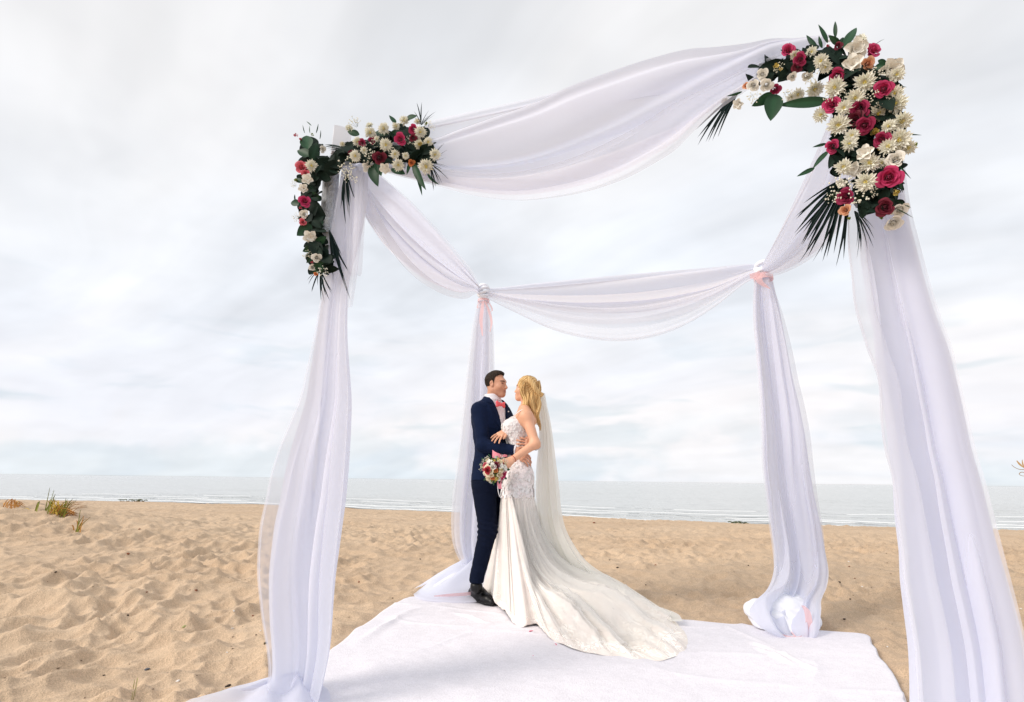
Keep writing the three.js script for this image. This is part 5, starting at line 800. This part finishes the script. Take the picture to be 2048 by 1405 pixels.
    y += floorBit * (0.022 * (1 + f) + 0.055 * (1 + Math.sin(i / N * 6.283 * 11 + 2.5 * vn2(i / N * 9, 4, 63))) + 0.05 * Math.max(0, vn2(x * 4.2 + 2, z * 4.2, 66)) + 0.018 * (1 + vn2(x * 11, z * 11, 67)) + 0.020 * (1 - Math.abs(vn2(x * 17 + i * 0.02, z * 9, 68)) * 2) * sstep(0.55, 0.9, t));
    y += (1 - k) * 0.012 * (0.5 + 0.5 * f) * sstep(0.9, 1, t);
    return V(x, Math.max(y, gy - 0.004 + (t < 0.995 ? 0.004 : 0)) + lift, z);
  };
  const skirt = gridGeo(N, T, (u, v, i, j) => skirtPoint(i, j / T), (u, v) => [u * 8, v * 2.6]);
  { const P = skirt.attributes.position; let c = 0; colorGeo(skirt, (x, y, z, idx) => { const i = idx % (N + 1), j = Math.floor(idx / (N + 1)), t = j / T, k = clamp((len[i] - 0.35) / 0.6), hemLace = sstep(0.80, 0.90, t + 0.03 * vn2(i * 0.12, 3, 6)), blush = (1 - k) * (0.5 + 0.5 * vn2(i * 0.11, t * 2, 7)); return [lerp(1.10, 1.10, blush), lerp(1.12, 1.07, blush) * (1 - 0.015 * hemLace), lerp(1.10, 1.07, blush) * (1 - 0.04 * hemLace)]; }); }
  part('skirt', rel(skirt, bride), phys({ map: skirtLace[0], bumpMap: skirtLace[1], bumpScale: 0.012, vertexColors: true, roughness: 0.95, specularIntensity: 0.3 }), bride);
  { // tulle over the skirt, tied in at the hip
    const g = gridGeo(N, 90, (u, v, i, j) => { const t = j / 90 * 0.96, p = skirtPoint(i, t), q = hemAt[i], c = Math.sin(3.14 * Math.min(1, t * 1.05)), f = Math.sin(i / N * 6.283 * 34 + 3 * vn2(i / N * 15, t * 2, 70)); const o = 0.014 * sstep(0.02, 0.16, t) - 0.002 + 0.016 * c * (0.5 + 0.5 * f), dx = q.x - tc[0], dz = q.z - tc[3], l = Math.hypot(dx, dz); return V(p.x + dx / l * o, p.y + 0.006 + 0.010 * t * (1 + f), p.z + dz / l * o); });
    part('tulle_overskirt', rel(g, bride), phys({ color: lin(0.92, 0.91, 0.89), roughness: 1, transmission: 0.4, opacity: 0.30, transparent: true, specularIntensity: 0.2 }), bride);
  }
  // veil: from the back of the head down over the train
  {
    const rows = [[1076, 790, 1090, 787, 4.24], [1076, 815, 1094, 810, 4.25], [1077, 840, 1100, 838, 4.26], [1078, 870, 1105, 868, 4.26], [1076, 900, 1109, 898, 4.26], [1073, 930, 1113, 930, 4.26], [1072, 960, 1117, 960, 4.24], [1072, 990, 1120, 990, 4.22], [1074, 1020, 1124, 1025, 4.19], [1078, 1050, 1132, 1058, 4.16], [1084, 1085, 1147, 1088, 4.14], [1096, 1125, 1172, 1122, 4.14], [1116, 1160, 1204, 1146, 4.16], [1150, 1195, 1240, 1164, 4.2], [1198, 1225, 1282, 1190, 4.2], [1250, 1250, 1320, 1215, 4.12], [1290, 1275, 1355, 1240, 3.95], [1315, 1288, 1368, 1262, 3.75]];
    const tul = phys({ color: lin(0.93, 0.92, 0.87), roughness: 1, transmission: 0.4, opacity: 0.80, transparent: true, specularIntensity: 0.2 });
    const floorFix = (g) => { const P = g.attributes.position; for (let i = 0; i < P.count; i++) { const m = softGround(P.getX(i), P.getZ(i)) + 0.05; if (P.getY(i) < m) P.setY(i, m); } g.computeVertexNormals(); return g; };
    part('veil', rel(floorFix(cloth(rows, { nt: 130, ns: 60, folds: [[1.5, 0.10, 0.4, 0.6], [5, 0.03, 1, 1.5]], bunch: 1.1, bk: 4 })), bride), tul, bride);
    part('veil', rel(floorFix(cloth(rows.map((r) => [lerp(r[0], r[2], 0.10), r[1], lerp(r[0], r[2], 0.86), r[3], r[4] + 0.03]), { nt: 130, ns: 60, folds: [[2.5, 0.08, 2, 0.6]], bunch: 1.0, bk: 3, bph: 1 })), bride), tul, bride);
    // the veil's far part laid over the train
    part('veil', rel(gridGeo(60, 70, (u, v) => { const i = Math.round(lerp(0.36, 0.80, u) * N), p = skirtPoint(i, lerp(0.10, 0.93, v)); const q = hemAt[i], dx = q.x - tc[0], dz = q.z - tc[3], l = Math.hypot(dx, dz); const o = 0.05 * Math.sin(3.14 * v); return V(p.x + dx / l * o, p.y + 0.02 + o * 0.9 * (0.7 + 0.3 * Math.sin(u * 30)), p.z + dz / l * o * 0.5); }), bride), phys({ color: lin(0.93, 0.92, 0.89), roughness: 1, transmission: 0.4, opacity: 0.34, transparent: true, specularIntensity: 0.2 }), bride);
  }
  // body: head, neck, shoulders, arms and hands in one skin
  const HF = frame(Bp(1052.5, 779, -0.01), V(-0.93, 0, -0.36), 0.12, 0.84), neckEnd = HF.local(Bp(1051, 824, 0.0));
  const opt = { woman: true, neck: neckEnd, neckR: 0.050, skin: [0.76, 0.41, 0.26], brow: [0.25, 0.14, 0.07], lip: [0.60, 0.20, 0.17] };
  const head = HF.wrap(headField(opt)), hc = faceColour(HF, opt);
  const shN = Bp(1053, 834, 0.125), elN = Bp(1070.5, 888, 0.185), wrN = Bp(1025, 919.5, 0.245), shFar = Bp(1046, 834, -0.13), elFar = Bp(1030, 872, -0.14), wrFar = Bp(1012, 862, 0.035);
  const armN = join([cap(shN, elN, 0.044, 0.034), cap(elN, wrN, 0.0345, 0.0235)], 0.03), armF = join([cap(shFar, elFar, 0.044, 0.036), cap(elFar, wrFar, 0.035, 0.024)], 0.03);
  const bb = bodyF(-0.004), trunk = (x, y, z) => Math.max(smax(bb(x, y, z), yB(900) - y, 0.01), y - yB(816)), clav = cap(Bp(1049, 823, 0.09), Bp(1048, 823, -0.09), 0.036), back = join([cap(shN, Bp(1058, 842, 0.04), 0.045, 0.06)], 0.03);
  const body = (x, y, z) => smin(smin(smin(trunk(x, y, z), join([clav, back], 0.04)(x, y, z), 0.05), armN(x, y, z), 0.035), armF(x, y, z), 0.03);
  const hN = hand(wrN, at(1013, 925.5, 3.90).sub(wrN), V(0.2, 0.5, 1), -1, 0.165, [[0.9, 0.9, 0.6], [0.9, 0.9, 0.6], [0.95, 0.95, 0.6], [1.0, 1.0, 0.6]], 0.03, [0.010, 0.02, 0.0, 0.02]);
  const hF = hand(wrFar.clone(), at(997, 872, 4.085).sub(wrFar), V(-0.25, 0.75, 0.75), -1, 0.165, [[0.10, 0.30, 0.25], [0.08, 0.25, 0.2], [0.08, 0.25, 0.2], [0.05, 0.2, 0.2]], 0.20, [0.022, 0.004, 0.01, 0.006]);
  const skinCol = (x, y, z) => { const k = 1 + 0.05 * vn3(x * 30, y * 30, z * 30, 9); return [opt.skin[0] * k, opt.skin[1] * k, opt.skin[2] * k]; };
  const geos = [];
  { const [lo, hi] = box3([HF.o, Bp(1051, 822)], 0.125); const f = (x, y, z) => smin(head(x, y, z), body(x, y, z), 0.03); hi.y = HF.o.y + 0.14; lo.z -= 0.12; hi.z += 0.12; lo.x -= 0.03; hi.x += 0.03; geos.push(net(f, V(lo.x, yB(834), lo.z), hi, 0.0036, { col: hc })); }
  { const f = (x, y, z) => smin(smin(body(x, y, z), head(x, y, z), 0.03), Math.min(smin(hN.f(x, y, z), armN(x, y, z), 0.015), smin(hF.f(x, y, z), armF(x, y, z), 0.015)), 0.004); const [lo, hi] = box3([shN, elN, wrN, shFar, elFar, wrFar, Bp(1010, 900)], 0.07); hi.y = yB(819); lo.y = Math.min(lo.y, yB(905)); geos.push(net(f, lo, hi, 0.0048, { col: skinCol })); }
  { const f = (x, y, z) => smin(hN.f(x, y, z), armN(x, y, z), 0.015), [lo, hi] = box3(hN.pts, 0.022); geos.push(net(f, lo, hi, 0.0032, { col: skinCol })); }
  { const f = (x, y, z) => smin(hF.f(x, y, z), armF(x, y, z), 0.015), [lo, hi] = box3(hF.pts, 0.022); geos.push(net(f, lo, hi, 0.0032, { col: skinCol })); }
  { const hipA = Bp(1036, 965, 0.06), hipB = Bp(1036, 965, -0.06), kA = Bp(1040, 1075, 0.06), kB = Bp(1040, 1075, -0.06), aA = Bp(1052, 1180, 0.05), aB = Bp(1052, 1180, -0.05), bt = bodyF(-0.02), f = join([(x, y, z) => Math.max(bt(x, y, z), yB(985) - y), cap(hipA, kA, 0.075, 0.05), cap(hipB, kB, 0.075, 0.05), cap(kA, aA, 0.05, 0.032), cap(kB, aB, 0.05, 0.032)], 0.03), [lo, hi] = box3([hipA, hipB, aA, aB], 0.13); geos.push(net((x, y, z) => Math.max(f(x, y, z), y - yB(905)), lo, V(hi.x, yB(903), hi.z), 0.012, { col: skinCol })); }
  part('body', rel(merge(geos), bride), phys({ vertexColors: true, roughness: 0.5, sheen: 0.1 }), bride);
  { const d = wrN.clone().sub(elN).normalize(), c = wrN.clone().addScaledVector(d, -0.012), g = new THREE.TorusGeometry(0.0275, 0.0022, 6, 28); g.applyQuaternion(new THREE.Quaternion().setFromUnitVectors(V(0, 0, 1), d)); g.translate(c.x, c.y, c.z); part('bracelet', rel(g, bride), std({ color: lin(0.45, 0.08, 0.05), roughness: 0.4 }), bride); }
  // hair: a smooth crown, a braid round the back of the head and long waves over the back
  {
    const hm = phys({ vertexColors: true, roughness: 0.5, specularIntensity: 0.6 }), L = [];
    const crown = join([ell(V(-0.014, 0.042, 0), 0.106, 0.096, 0.085), ell(V(-0.040, -0.010, 0), 0.078, 0.085, 0.078)], 0.03), facecut = ell(V(0.105, -0.035, 0), 0.070, 0.105, 0.062);
    const tone = (k, h) => [lerp(0.34, 0.86, k) * h, lerp(0.165, 0.60, k) * h, lerp(0.040, 0.28, k) * h];
    const f = HF.wrap((x, y, z) => { const str = 0.0030 * Math.sin((y * 1.0 + x * 0.9) * 210 + 6 * vn3(x * 18, y * 18, z * 18, 2)) + 0.004 * vn3(x * 26, y * 26, z * 26, 4); return smax(Math.max(crown(x, y, z) + str, -0.10 - y), -facecut(x, y, z), 0.012); }), [lo, hi] = box3([HF.o], 0.14);
    L.push(net(f, lo, hi, 0.0036, { col: (x, y, z) => { const p = HF.local(V(x, y, z)); return tone(clamp(0.68 + 0.5 * Math.sin((p.y + p.x * 0.9) * 210 + 6 * vn3(p.x * 18, p.y * 18, p.z * 18, 2)) * 0.5 + 0.25 * vn3(x * 50, y * 50, z * 50, 6)), 1); } }));
    reseed(404);
    const near = (px, py, o) => at(px, py, o);
    for (let i = 0; i < 300; i++) {
      const u = rnd(), lay = rnd(), ph = rnd(6.28), D = lerp(4.092, 4.17, lay) + 0.02 * u + 0.02 * Math.abs(u - 0.5), am = i > 285 ? rnd(3, 6) : rnd(1.4, 3.2), dark = lay > 0.55 ? 0.7 : 1, end = lerp(rnd(800, 814), rnd(850, 868), Math.pow(u, 0.55)) * (i > 285 ? 1.004 : 1);
      const xs = (y) => table([[762, lerp(1044, 1080, u)], [780, lerp(1040.5, 1082, u)], [800, lerp(1044, 1080.5, u)], [818, lerp(1047, 1079, u)], [832, lerp(1057, 1079, u)], [848, lerp(1066, 1079.5, u)], [868, lerp(1076, 1079.5, u)]], y);
      const pts = []; for (let y = lerp(760, 776, rnd()); y < end; y += 8) { const t = (y - 766) / 100; pts.push(near(xs(y) + am * Math.sin(y * 0.15 + ph * 0.25 + u * 5) * Math.min(1, t * 3), y, D + 0.012 * Math.sin(y * 0.15 + 1.5 + u * 5) + (y > 812 ? 0.035 * sstep(812, 850, y) : 0))); }
      if (pts.length < 3) continue;
      const rr = i > 285 ? 0.0013 : rnd(0.0034, 0.0062), g = tube(pts, (t) => rr * (0.22 + 0.78 * sstep(0, 0.28, t)) * (1 - 0.75 * sstep(0.6, 1, t)), 0, 20, 5), k = clamp(rnd(0.3, 1.05)); colorGeo(g, () => { const c = tone(k, dark); return c; }); L.push(g);
    }
    const bc = new THREE.CatmullRomCurve3([near(1056, 758, 4.10), near(1063, 765, 4.075), near(1069, 775, 4.07), near(1075, 784, 4.085), near(1081, 789, 4.12), near(1085, 791, 4.18)]);
    for (let s = 0; s < 3; s++) { const pts = []; for (let i = 0; i <= 40; i++) { const t = i / 40, p = bc.getPoint(t), a = t * 22 + s * 2.094; pts.push(p.add(V(0.010 * Math.cos(a) * 0.7, 0.011 * Math.cos(a), 0.008 * Math.sin(a)))); } const g = tube(pts, 0.0105, 0.008, 90, 7); colorGeo(g, () => tone(0.85 - s * 0.12, 1)); L.push(g); }
    L.forEach((g) => { if (!g.attributes.uv) g.setAttribute('uv', new THREE.BufferAttribute(new Float32Array(g.attributes.position.count * 2), 2)); });
    part('hair', rel(merge(L), bride), hm, bride);
  }
}
// ---------------------------------------------------------------- the bouquet
{
  const cen = at(989.5, 940, 3.90), q = thing('bridal_bouquet', 'round bridal bouquet of red, cream and orange roses held by the bride', 'bouquet', cen.toArray()), r = 0.104, pm = 3.86 / 1032 / 7.03 * 1.16;
  const core = new THREE.IcosahedronGeometry(r * 0.80, 3); core.translate(cen.x, cen.y, cen.z); part('greenery', rel(core, q), std({ color: lin(0.02, 0.05, 0.015), roughness: 0.8 }), q);
  const put = (zx, zy) => { const dx = (zx - 485) / 210, dy = (zy - 560) / 210, m = Math.min(0.96, Math.hypot(dx, dy)), a = Math.atan2(dy, dx), n = V(Math.cos(a) * m, -Math.sin(a) * m, Math.sqrt(1 - m * m)); return n; };
  reseed(612);
  const list = [[400, 575, 'c', 145], [400, 575, 'e', 100, 0.022], [330, 495, 'P', 85], [515, 495, 'D', 95], [455, 520, 'w', 95], [400, 450, 'W', 95], [482, 428, 'Y', 60], [572, 440, 'c', 80], [585, 505, 'W', 90], [640, 545, 'W', 105], [622, 470, 'e', 52], [572, 640, 'c', 92], [628, 640, 'R', 100], [512, 575, 'o', 66], [460, 692, 'o', 76], [390, 700, 'c', 74], [500, 640, 'G', 52], [528, 620, 'G', 50], [545, 555, 'G', 42], [515, 690, 'Y', 82], [555, 470, 'Y', 50], [350, 530, 'Y', 46], [600, 560, 'Y', 44], [420, 520, 'G', 40], [350, 655, 'e', 55], [338, 445, 'G', 52], [440, 467, 'G', 34], [495, 742, 'G', 52], [345, 615, 'c', 60], [318, 625, 'w', 56], [478, 592, 'Y', 56], [430, 640, 'c', 84], [470, 470, 'w', 60], [360, 400, 'c', 66], [440, 400, 'G', 46], [540, 400, 'Y', 56], [590, 580, 'c', 74], [670, 590, 'P', 60], [310, 560, 'P', 60], [660, 470, 'c', 60], [560, 715, 'w', 60], [440, 745, 'G', 44], [610, 700, 'R', 60], [520, 455, 'w', 50]];
  list.forEach(([zx, zy, k, d, o = 0], i) => { const n = put(zx, zy); addFlower(q, k, cen.clone().addScaledVector(n, r * 0.84 + o), n, d * pm * (k === 'G' ? 0.9 : 1), rnd(6.28), i); });
  for (let i = 0; i < 16; i++) { // the side turned away
    const a = rnd(6.283), z = -rnd(0.1, 0.95), m = Math.sqrt(1 - z * z), n = V(Math.cos(a) * m, Math.sin(a) * m, z); addFlower(q, 'wcPwG'[i % 5], cen.clone().addScaledVector(n, r * 0.84), n, 0.045, rnd(6.28), i);
  }
  [[305, 470, 70], [295, 540, 70], [350, 400, 70], [600, 380, 70], [665, 420, 70]].forEach(([zx, zy, d], i) => { const n = put(zx, zy); addSprig(q, cen.clone().addScaledVector(n, r * 1.0), n, d * pm * 1.1, i); });
  for (const [ax, ay, bx, by] of [[300, 500, 268, 480], [420, 360, 400, 335], [670, 560, 708, 562], [470, 745, 470, 785], [350, 690, 330, 715], [640, 680, 665, 700], [560, 730, 560, 765], [320, 420, 300, 395]]) { const n = put(ax, ay); const P = (x, y) => at(920 + x / 7.03, 860 + y / 7.03, 3.89); addLeaf(q, 'leaf', K.leaf[0], F.leaf, P(lerp(ax, 485, 0.15), lerp(ay, 560, 0.15)), P(bx, by), n); }
  // stems, bow and ribbon tails
  const S = (x, y, D = 3.93) => at(920 + x / 7.03, 860 + y / 7.03, D), hold = S(690, 460, 3.93), st = [];
  for (let i = 0; i < 9; i++) { const o = V(rnd(-0.010, 0.010), rnd(-0.010, 0.010), rnd(-0.010, 0.010)); st.push(tube([cen.clone().add(o), hold.clone().add(o), hold.clone().addScaledVector(hold.clone().sub(cen).normalize(), 0.05).add(o)], 0.004, 0.004, 6, 5)); }
  part('stem', rel(merge(st), q), F.stem, q);
  const pinkR = phys({ color: lin(0.88, 0.30, 0.38), roughness: 0.45, sheen: 0.4 }), up = V(0, 1, 0.1), sd = V(1, 0, 0.2).normalize();
  part('ribbon', rel(ribbonStrip([S(455, 335, 3.95), S(500, 358, 3.93), S(560, 368, 3.93), S(590, 372, 3.94)], [0.055, 0.045, 0.03, 0.012], up), q), pinkR, q);
  part('ribbon', rel(ribbonStrip([S(590, 372, 3.94), S(620, 366, 3.94), S(665, 368, 3.95)], [0.012, 0.02, 0.012], up), q), pinkR, q);
  part('ribbon', rel(ribbonStrip([S(560, 690, 3.90), S(553, 740, 3.90), S(556, 790, 3.91), S(566, 832, 3.92)], [0.02, 0.032, 0.030, 0.026], sd), q), pinkR, q);
  part('ribbon', rel(tube([S(535, 720, 3.92), S(530, 800, 3.92), S(540, 880, 3.92), S(558, 935, 3.93), S(578, 962, 3.94)], 0.004, 0.003, 20, 6), q), std({ color: lin(0.78, 0.78, 0.80), roughness: 0.5 }), q);
}

// ---------------------------------------------------------------- small things on the beach
function onSand(px, py) { const r = ray(px, py); let lo = 0.3, hi = 90; for (let t = 0.5; t < 90; t *= 1.02) { const p = V(0, EYE, 0).addScaledVector(r, t); if (p.y < sandHeight(p.x, p.z)) { hi = t; break; } lo = t; } for (let i = 0; i < 20; i++) { const m = (lo + hi) / 2, p = V(0, EYE, 0).addScaledVector(r, m); if (p.y < sandHeight(p.x, p.z)) hi = m; else lo = m; } return V(0, EYE, 0).addScaledVector(r, hi); }
{ // dune grass
  const mats = { g: std({ color: lin(0.26, 0.28, 0.05), roughness: 0.8 }), y: std({ color: lin(0.58, 0.42, 0.07), roughness: 0.8 }), o: std({ color: lin(0.62, 0.33, 0.10), roughness: 0.8 }) };
  reseed(2024);
  const tuft = (label, bx, by, groups, dist) => {
    const p0 = dist ? at(bx, by, dist) : onSand(bx, by), o = thing('dune_grass', label, 'grass tuft', p0.toArray()), D = -p0.z, s = D / 1032;
    for (const [mat, n, x0, x1, y0, y1, tips, wid] of groups) { const L = []; for (let i = 0; i < n; i++) { const a = at(rnd(x0, x1), rnd(y0, y1), D + rnd(-0.12, 0.12)); a.y = Math.min(a.y, sandHeight(a.x, a.z)); const [tx, ty] = tips[i % tips.length], b = at(tx + rnd(-5, 5), ty + rnd(-4, 4), -a.z + rnd(-0.12, 0.12)), m = a.clone().lerp(b, 0.5).add(V(0, rnd(0.01, 0.08), 0)), c = new THREE.CatmullRomCurve3([a.clone().add(V(0, -0.03, 0)), m, b]); L.push(gridGeo(2, 8, (u, v) => { const q = c.getPoint(v), w = wid * (1 - v * 0.9) * (u - 0.5); return q.add(V(w * 0.8, w * 0.4, Math.abs(u - 0.5) * wid * 0.5)); })); } part('blades', rel(merge(L), o), mats[mat], o); }
    return o;
  };
  tuft('green and yellow tuft of dune grass on the sand ridge at left', 98, 1014, [['g', 9, 82, 106, 1011, 1018, [[103, 979], [108, 990], [112, 1000], [118, 1004], [98, 1000], [124, 1006]], 0.026], ['g', 14, 112, 134, 1014, 1020, [[149, 1001], [144, 1004], [138, 1003], [152, 1002], [130, 1000]], 0.034], ['y', 26, 84, 132, 1013, 1020, [[112, 1001], [140, 1006], [126, 1008], [100, 1003], [152, 1012]], 0.032], ['o', 30, 100, 136, 1014, 1022, [[152, 1030], [146, 1026], [156, 1031], [140, 1020], [122, 1012], [176, 1014], [168, 1008]], 0.040], ['g', 5, 72, 82, 1012, 1022, [[74, 1008], [78, 1005]], 0.028]], 8.3);
  tuft('dry orange tuft of dune grass lying flat at the left edge', 24, 1012, [['o', 22, 2, 40, 1006, 1016, [[46, 1013], [34, 1010], [20, 1003], [12, 1008], [28, 1002], [50, 1006]], 0.034], ['y', 8, 4, 40, 1010, 1018, [[14, 1034], [52, 1024], [62, 1024], [36, 1012]], 0.03]], 8.4);
  tuft('small bent sprig of dune grass right of the green tuft', 163, 1026, [['g', 4, 158, 164, 1023, 1027, [[176, 1038], [170, 1031], [156, 1024]], 0.030], ['o', 5, 152, 164, 1034, 1046, [[176, 1038], [166, 1030], [142, 1054], [150, 1046]], 0.028]], 7.6);
  tuft('tiny green weed at the lower left edge of the sand', 265, 1398, [['g', 4, 262, 268, 1397, 1401, [[261, 1394], [268, 1392], [272, 1395]], 0.004]]);
}
{ // bark, pebbles, shells
  const dark = std({ color: lin(0.035, 0.022, 0.014) }), grey = std({ color: lin(0.10, 0.11, 0.13) }), white = std({ color: lin(0.75, 0.73, 0.70), roughness: 0.6 }), leafY = std({ color: lin(0.36, 0.36, 0.16) }), rust = std({ color: lin(0.22, 0.07, 0.03) });
  const chip = (n) => { reseed(700 + n); const g = mergeVertices(new THREE.IcosahedronGeometry(1, 2)), P = g.attributes.position; for (let i = 0; i < P.count; i++) { const k = 1 + 0.35 * vn3(P.getX(i) * 1.7 + n * 5, P.getY(i) * 1.7, P.getZ(i) * 1.7, 3); P.setXYZ(i, P.getX(i) * k, P.getY(i) * 0.45 * k, P.getZ(i) * 0.7 * k); } g.computeVertexNormals(); return g; };
  const C = [0, 1, 2, 3].map(chip), z5 = (x, y) => [x / 3.02, 940 + y / 3.02], z8 = (x, y) => [380 + x / 3.47, 1000 + y / 3.47], z6 = (x, y) => [1440 + x / 3.368, 1020 + y / 3.368], z4 = (x, y) => [820 + x / 3.53, 960 + y / 3.53];
  const lay = (name, label, cat, [px, py], r, mat, i, group) => { const p = onSand(px, py), m = shadows(new THREE.Mesh(C[i % 4], mat)); m.name = numbered(name); const k = r * 0.72 * p.distanceTo(camera.position) / 1032; m.position.copy(p).add(V(0, k * 0.25, 0)); m.rotation.set(0.2 * Math.sin(i), i * 1.3, 0.2 * Math.cos(i)); m.scale.setScalar(k); tag(m, label, cat, group); scene.add(m); };
  lay('bark_piece', 'dark brown piece of bark half buried near the foot of the left drape', 'bark', z5(1375, 1312), 6, dark, 0);
  lay('bark_piece', 'olive brown nut-like lump close to the left drape', 'bark', z5(1602, 1052), 5, std({ color: lin(0.07, 0.05, 0.015) }), 1);
  lay('bark_piece', 'reddish brown bit of bark on the pale sand below the dune grass', 'bark', z5(772, 510), 4, rust, 2);
  lay('pebble', 'blue grey pebble in the left foreground sand', 'pebble', z5(886, 1210), 5, grey, 3);
  lay('shell', 'white shell fragment in the left foreground sand', 'shell', z5(1072, 1280), 4, white, 0);
  lay('leaf_scrap', 'yellow green leaf scrap left of the near left drape', 'leaf', z5(1110, 952), 5, leafY, 1);
  lay('leaf_scrap', 'pale green leaf scrap beside the bark by the left drape', 'leaf', z5(1340, 1345), 5, leafY, 2);
  [z5(840, 360), z5(1282, 437), z5(770, 882), z5(884, 741), z5(335, 620), z5(1545, 1000), z5(1525, 885), z5(1185, 730), z5(625, 1245), z8(1172, 573), z8(1405, 685), z8(1598, 415), z8(40, 632), z8(152, 295), z6(805, 490), z6(910, 465), z6(880, 605), z6(840, 740), z6(872, 385), z6(225, 560), z6(192, 378), z6(1120, 810), z4(1465, 622), z4(1408, 568), z4(1733, 605), z4(1665, 745), z4(72, 563), z4(1300, 305), z4(1615, 415)].forEach((p, i) => lay('driftwood_bit', 'small dark bit of driftwood lying on the trodden sand', 'driftwood', p, 2.2 + (i * 7 % 5) * 0.25, i % 3 ? dark : rust, i, 'dark bits of driftwood scattered on the sand'));
  [z5(1405, 960), z5(1412, 856), z5(1370, 1105), z5(1572, 975), z8(300, 770), z8(290, 895), z6(2030, 670), z6(870, 352), z6(1130, 925), z6(960, 520)].forEach((p, i) => lay('shell', 'tiny white shell fragment on the trodden sand', 'shell', p, 2.2, white, i, 'white shell fragments scattered on the sand'));
  // fine litter that nobody could count
  const n = 800, im = new THREE.InstancedMesh(new THREE.IcosahedronGeometry(1, 0), std({ color: lin(0.22, 0.15, 0.10) }), n), o = new THREE.Object3D(); reseed(909);
  for (let i = 0; i < n; i++) { let x, z, t = 0; do { const D = lerp(2.2, 17, Math.pow(rnd(), 1.5)); z = -D; x = rnd(-1.1, 1.1) * D; } while (t++ < 20 && carpetInside(x, z) > -0.08); o.position.set(x, sandHeight(x, z) + 0.001, z); const s = rnd(0.0025, 0.0065); o.scale.set(s * rnd(0.8, 2.2), s * 0.6, s); o.rotation.set(0, rnd(6.28), 0); o.updateMatrix(); im.setMatrixAt(i, o.matrix); }
  im.name = 'sand_litter'; tag(im, 'fine specks of shell and wood strewn over the sand', 'litter', null, 'stuff'); im.castShadow = im.receiveShadow = true; scene.add(im);
  // petals on the carpet
  const pet = petalGeo(1, 0.6, 0.15, 0.3, 0.4, [1, 1, 1]), pm = phys({ color: lin(0.70, 0.20, 0.28), roughness: 0.7 });
  [['pink petal on the white carpet just below the hem of the gown', 1058, 1263, 0.03], ['small pink petal on the white carpet below the train', 1113, 1288, 0.018], ['faint pink petal farthest forward on the white carpet', 1067, 1310, 0.016]].forEach(([l, x, y, s], i) => { const p = onGround(x, y), m = shadows(new THREE.Mesh(pet, pm)); m.name = numbered('petal'); m.position.set(p.x, softGround(p.x, p.z) + 0.014, p.z); m.rotation.set(-Math.PI / 2, 0, i * 2.2); m.scale.setScalar(s); tag(m, l, 'petal'); scene.add(m); });
}
{ // weed washed up in the shallows
  const weed = std({ color: lin(0.07, 0.085, 0.03), roughness: 0.6 });
  for (const [label, px, py, w, h] of [['dark green clump of seaweed in the shallows by the far right drape', 1476, 1048, 18, 4], ['low patch of seaweed at the waterline right of the dune grass', 265, 1002, 22, 2.5]]) {
    const r = ray(px, py), p = V(0, EYE, 0).addScaledVector(r, (SEA_Y + 0.08 - EYE) / r.y), s = p.distanceTo(camera.position) / 1032, o = thing('seaweed', label, 'seaweed', p.toArray()), L = []; reseed(px);
    for (let i = 0; i < 26; i++) { const a = V(rnd(-w, w) * s * 0.8, 0, rnd(-0.3, 0.3)), b = a.clone().add(V(rnd(-9, 9) * s, rnd(0.1, 1) * h * s * 0.8, rnd(-0.2, 0.2))); L.push(tube([a.clone().add(V(0, -0.05, 0)), a.clone().lerp(b, 0.5).add(V(0, h * s * 0.4, 0)), b], 0.035, 0.02, 6, 5)); }
    part('fronds', merge(L), weed, o);
  }
}
{ // a dry reed at the right edge, its head leaning into the picture
  const P = (x, y) => at(x, y, 2.5), base = V(P(2110, 1100).x, 0, -2.5); base.y = sandHeight(base.x, base.z) - 0.05;
  const o = thing('dried_flower', 'dried orange flower head on a thin stalk at the right edge', 'dried flower', base.toArray()), m = std({ color: lin(0.45, 0.27, 0.10), roughness: 0.8 }), y = std({ color: lin(0.70, 0.45, 0.20), roughness: 0.7 });
  part('stalk', rel(tube([base, P(2100, 1150), P(2075, 960), P(2052, 936)], 0.005, 0.002, 20, 6), o), m, o);
  part('petals', rel(merge([[[2050, 937], [2040, 929], [2034, 922]], [[2050, 936], [2046, 928], [2045, 920]]].map((q) => ribbonStrip(q.map(([a, b]) => P(a, b)), [0.004, 0.012, 0.006], V(0.6, 0.6, 0)))), o), y, o);
  part('tendrils', rel(merge([[[2050, 940], [2038, 939], [2028, 934], [2024, 930]], [[2050, 946], [2043, 945], [2039, 949], [2044, 952], [2052, 953]]].map((q) => tube(q.map(([a, b]) => P(a, b)), 0.0016, 0.001, 12, 5))), o), m, o);
}

renderer.render(scene, camera);
